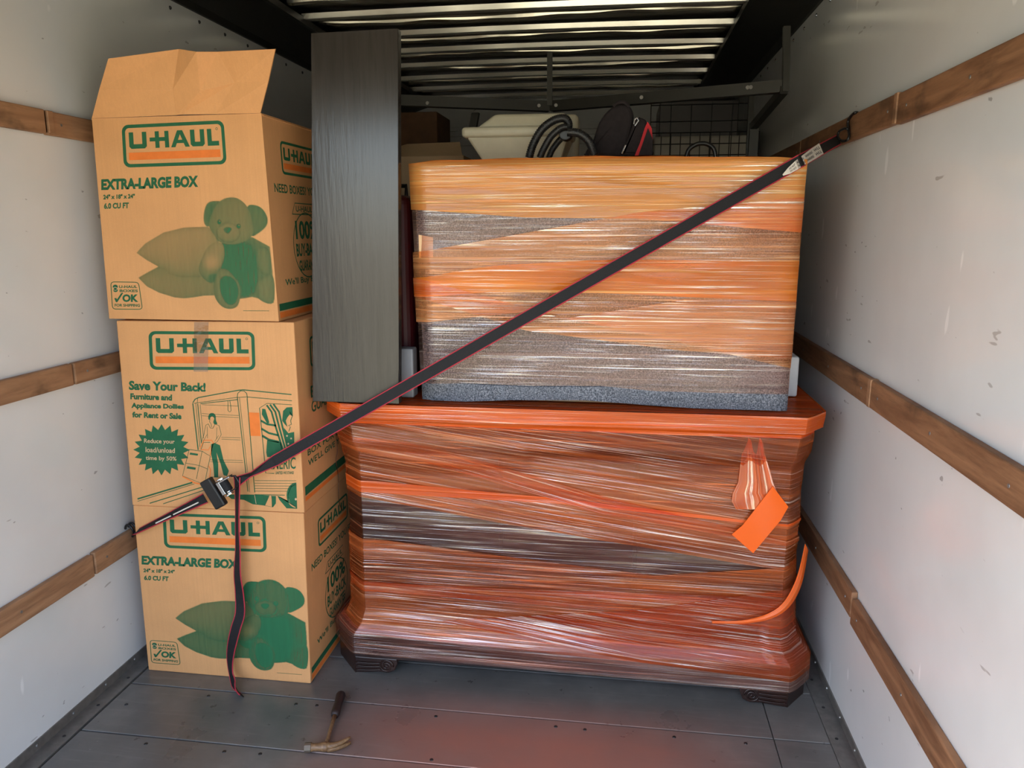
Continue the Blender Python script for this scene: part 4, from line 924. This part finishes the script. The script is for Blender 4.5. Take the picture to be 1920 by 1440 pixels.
# white warning label stitched round the strap near the right hook
def pix_u(p): d = p-CAM; return 960+FPX*d.dot(r2)/d.dot(fw)
def on_strap(u, dv=0):
    best = min(((abs(pix_u(p)-u), p) for p in [A_.lerp(B_, t/400) for t in range(401)]+[B_.lerp(C_, t/400) for t in range(401)]), key=lambda q: q[0])[1]
    return best+(CAM-best).normalized()*.012+V((0,0,dv))
lc = [on_strap(u, dz) for u, dz in ((1469,-.012),(1480,-.010),(1495,-.006),(1510,-.003),(1526,0),(1540,.002))]
lw = [.004,.017,.024,.028,.032,.034]; rows = []
for p, w_ in zip(lc, lw): q = perp.normalized()*w_/2; rows.append([p-q, p-q*.33, p+q*.33, p+q])
me = grid_mesh(rows); lb = link('warning_label', me, PAPER, st); lb['label'] = 'white printed warning label'; md = lb.modifiers.new('s', 'SOLIDIFY'); md.thickness = .0008
m = MB(); n_ = (CAM-lc[4]).normalized(); q = perp.normalized()
for (i, j, t) in ((4,5,'WLL'),(3,4,'WARNING'),(2,3,'400 LBS'),(1,2,'DO NOT')):
    a, b = lc[i], lc[j]; wa, wb = lw[i]*.4, lw[j]*.4; fl_ = Face([(0,10),(10,10),(10,0),(0,0)], [a+q*wa, b+q*wb, b-q*wb, a-q*wa], n_)
    fl_.text(m, t, [(1,9),(9,9),(9,6),(1,6)], .02, 0, .0015); fl_.text(m, t[::-1] if False else t, [(1,4),(9,4),(9,1),(1,1)], .02, 0, .0015)
m.build('printed_text', INKK, lb)
# hooks
m = MB(); xr = W_-.024
hk = smooth_path([PX(u,v,xr-dx2) for u,v,dx2 in ((1610,213,-.018),(1604,211,.0),(1596,217,.002),(1590,228,.004),(1591,245,.004),(1592,255,.006),(1588,263,.01),(1578,264,.014),(1571,257,.02),(1574,246,.016),(1584,241,.01),(1590,242,.006))], 5)
m.tube(hk, .0042, 8); m.build('hook', BLACK, st, smooth=True)
m = MB(); hk = smooth_path([(.006,2.262,.500),(.010,2.262,.512),(.022,2.260,.516),(.034,2.258,.505),(.036,2.262,.490),(.030,2.268,.478),(.024,2.27,.470)], 5); m.tube(hk, .0042, 8)
m.tube([p+V((0,.018,0)) for p in hk], .0042, 8); m.build('hook', BLACK, st, smooth=True)

# ------------------------------------------------------------------ claw hammer on the floor
hm = empty('claw_hammer', (.83, 2.0, 0), 'rusty claw hammer with dark grip lying on the floor', 'hammer')
RUST = mat_wood('rusty_steel', (.12,.06,.025), (.26,.15,.07), (30,30,30), 2, .45, .5, .3)
a = V((.800,2.150,.016)); b = V((.846,1.890,.014)); m = MB(); d = (b-a)
ss = [0,.02,.05,.2,.38,.44]; rr = [.010,.0145,.016,.0135,.0145,.011]; m.tube([a+d*s_ for s_ in ss], .014, 12, rs=rr); m.build('grip', plain('dark_leather_grip', (.020,.010,.009), .5), hm, smooth=True)
m = MB(); m.tube([a+d*s_ for s_ in (.42,.6,.8,.97)], .006, 8, rs=[.0075,.006,.0055,.007]); m.build('shank', RUST, hm, smooth=True)
m = MB(); ax = V((.98,.2,0)).normalized(); sd = V((-.2,.98,0)).normalized(); c = b+V((0,0,.003))
m.tube([c-ax*.058, c-ax*.040], .0145, 12, rs=[.0145,.0145]); m.build('striking_face', plain('worn_steel', (.16,.13,.10), .5, .6, .5), hm)
m = MB(); m.tube([c-ax*.041, c-ax*.034, c-ax*.02, c, c+ax*.014], .012, 12, rs=[.0135,.0105,.0105,.0145,.012]); m.build('hammer_head', RUST, hm, smooth=True)
m = MB()
for s_ in (-1, 1):
    n = 9; rows_ = []
    pth = [c+ax*(.008+.062*t)+sd*(.030*t*t-.004)+V((0,0,s_*.0055*t+ s_*.0035)) for t in np.linspace(0,1,n)]
    m.tube(pth, .006, 8, rs=[.0105-.0060*i/(n-1) for i in range(n)])
m.build('claw', RUST, hm, smooth=True)
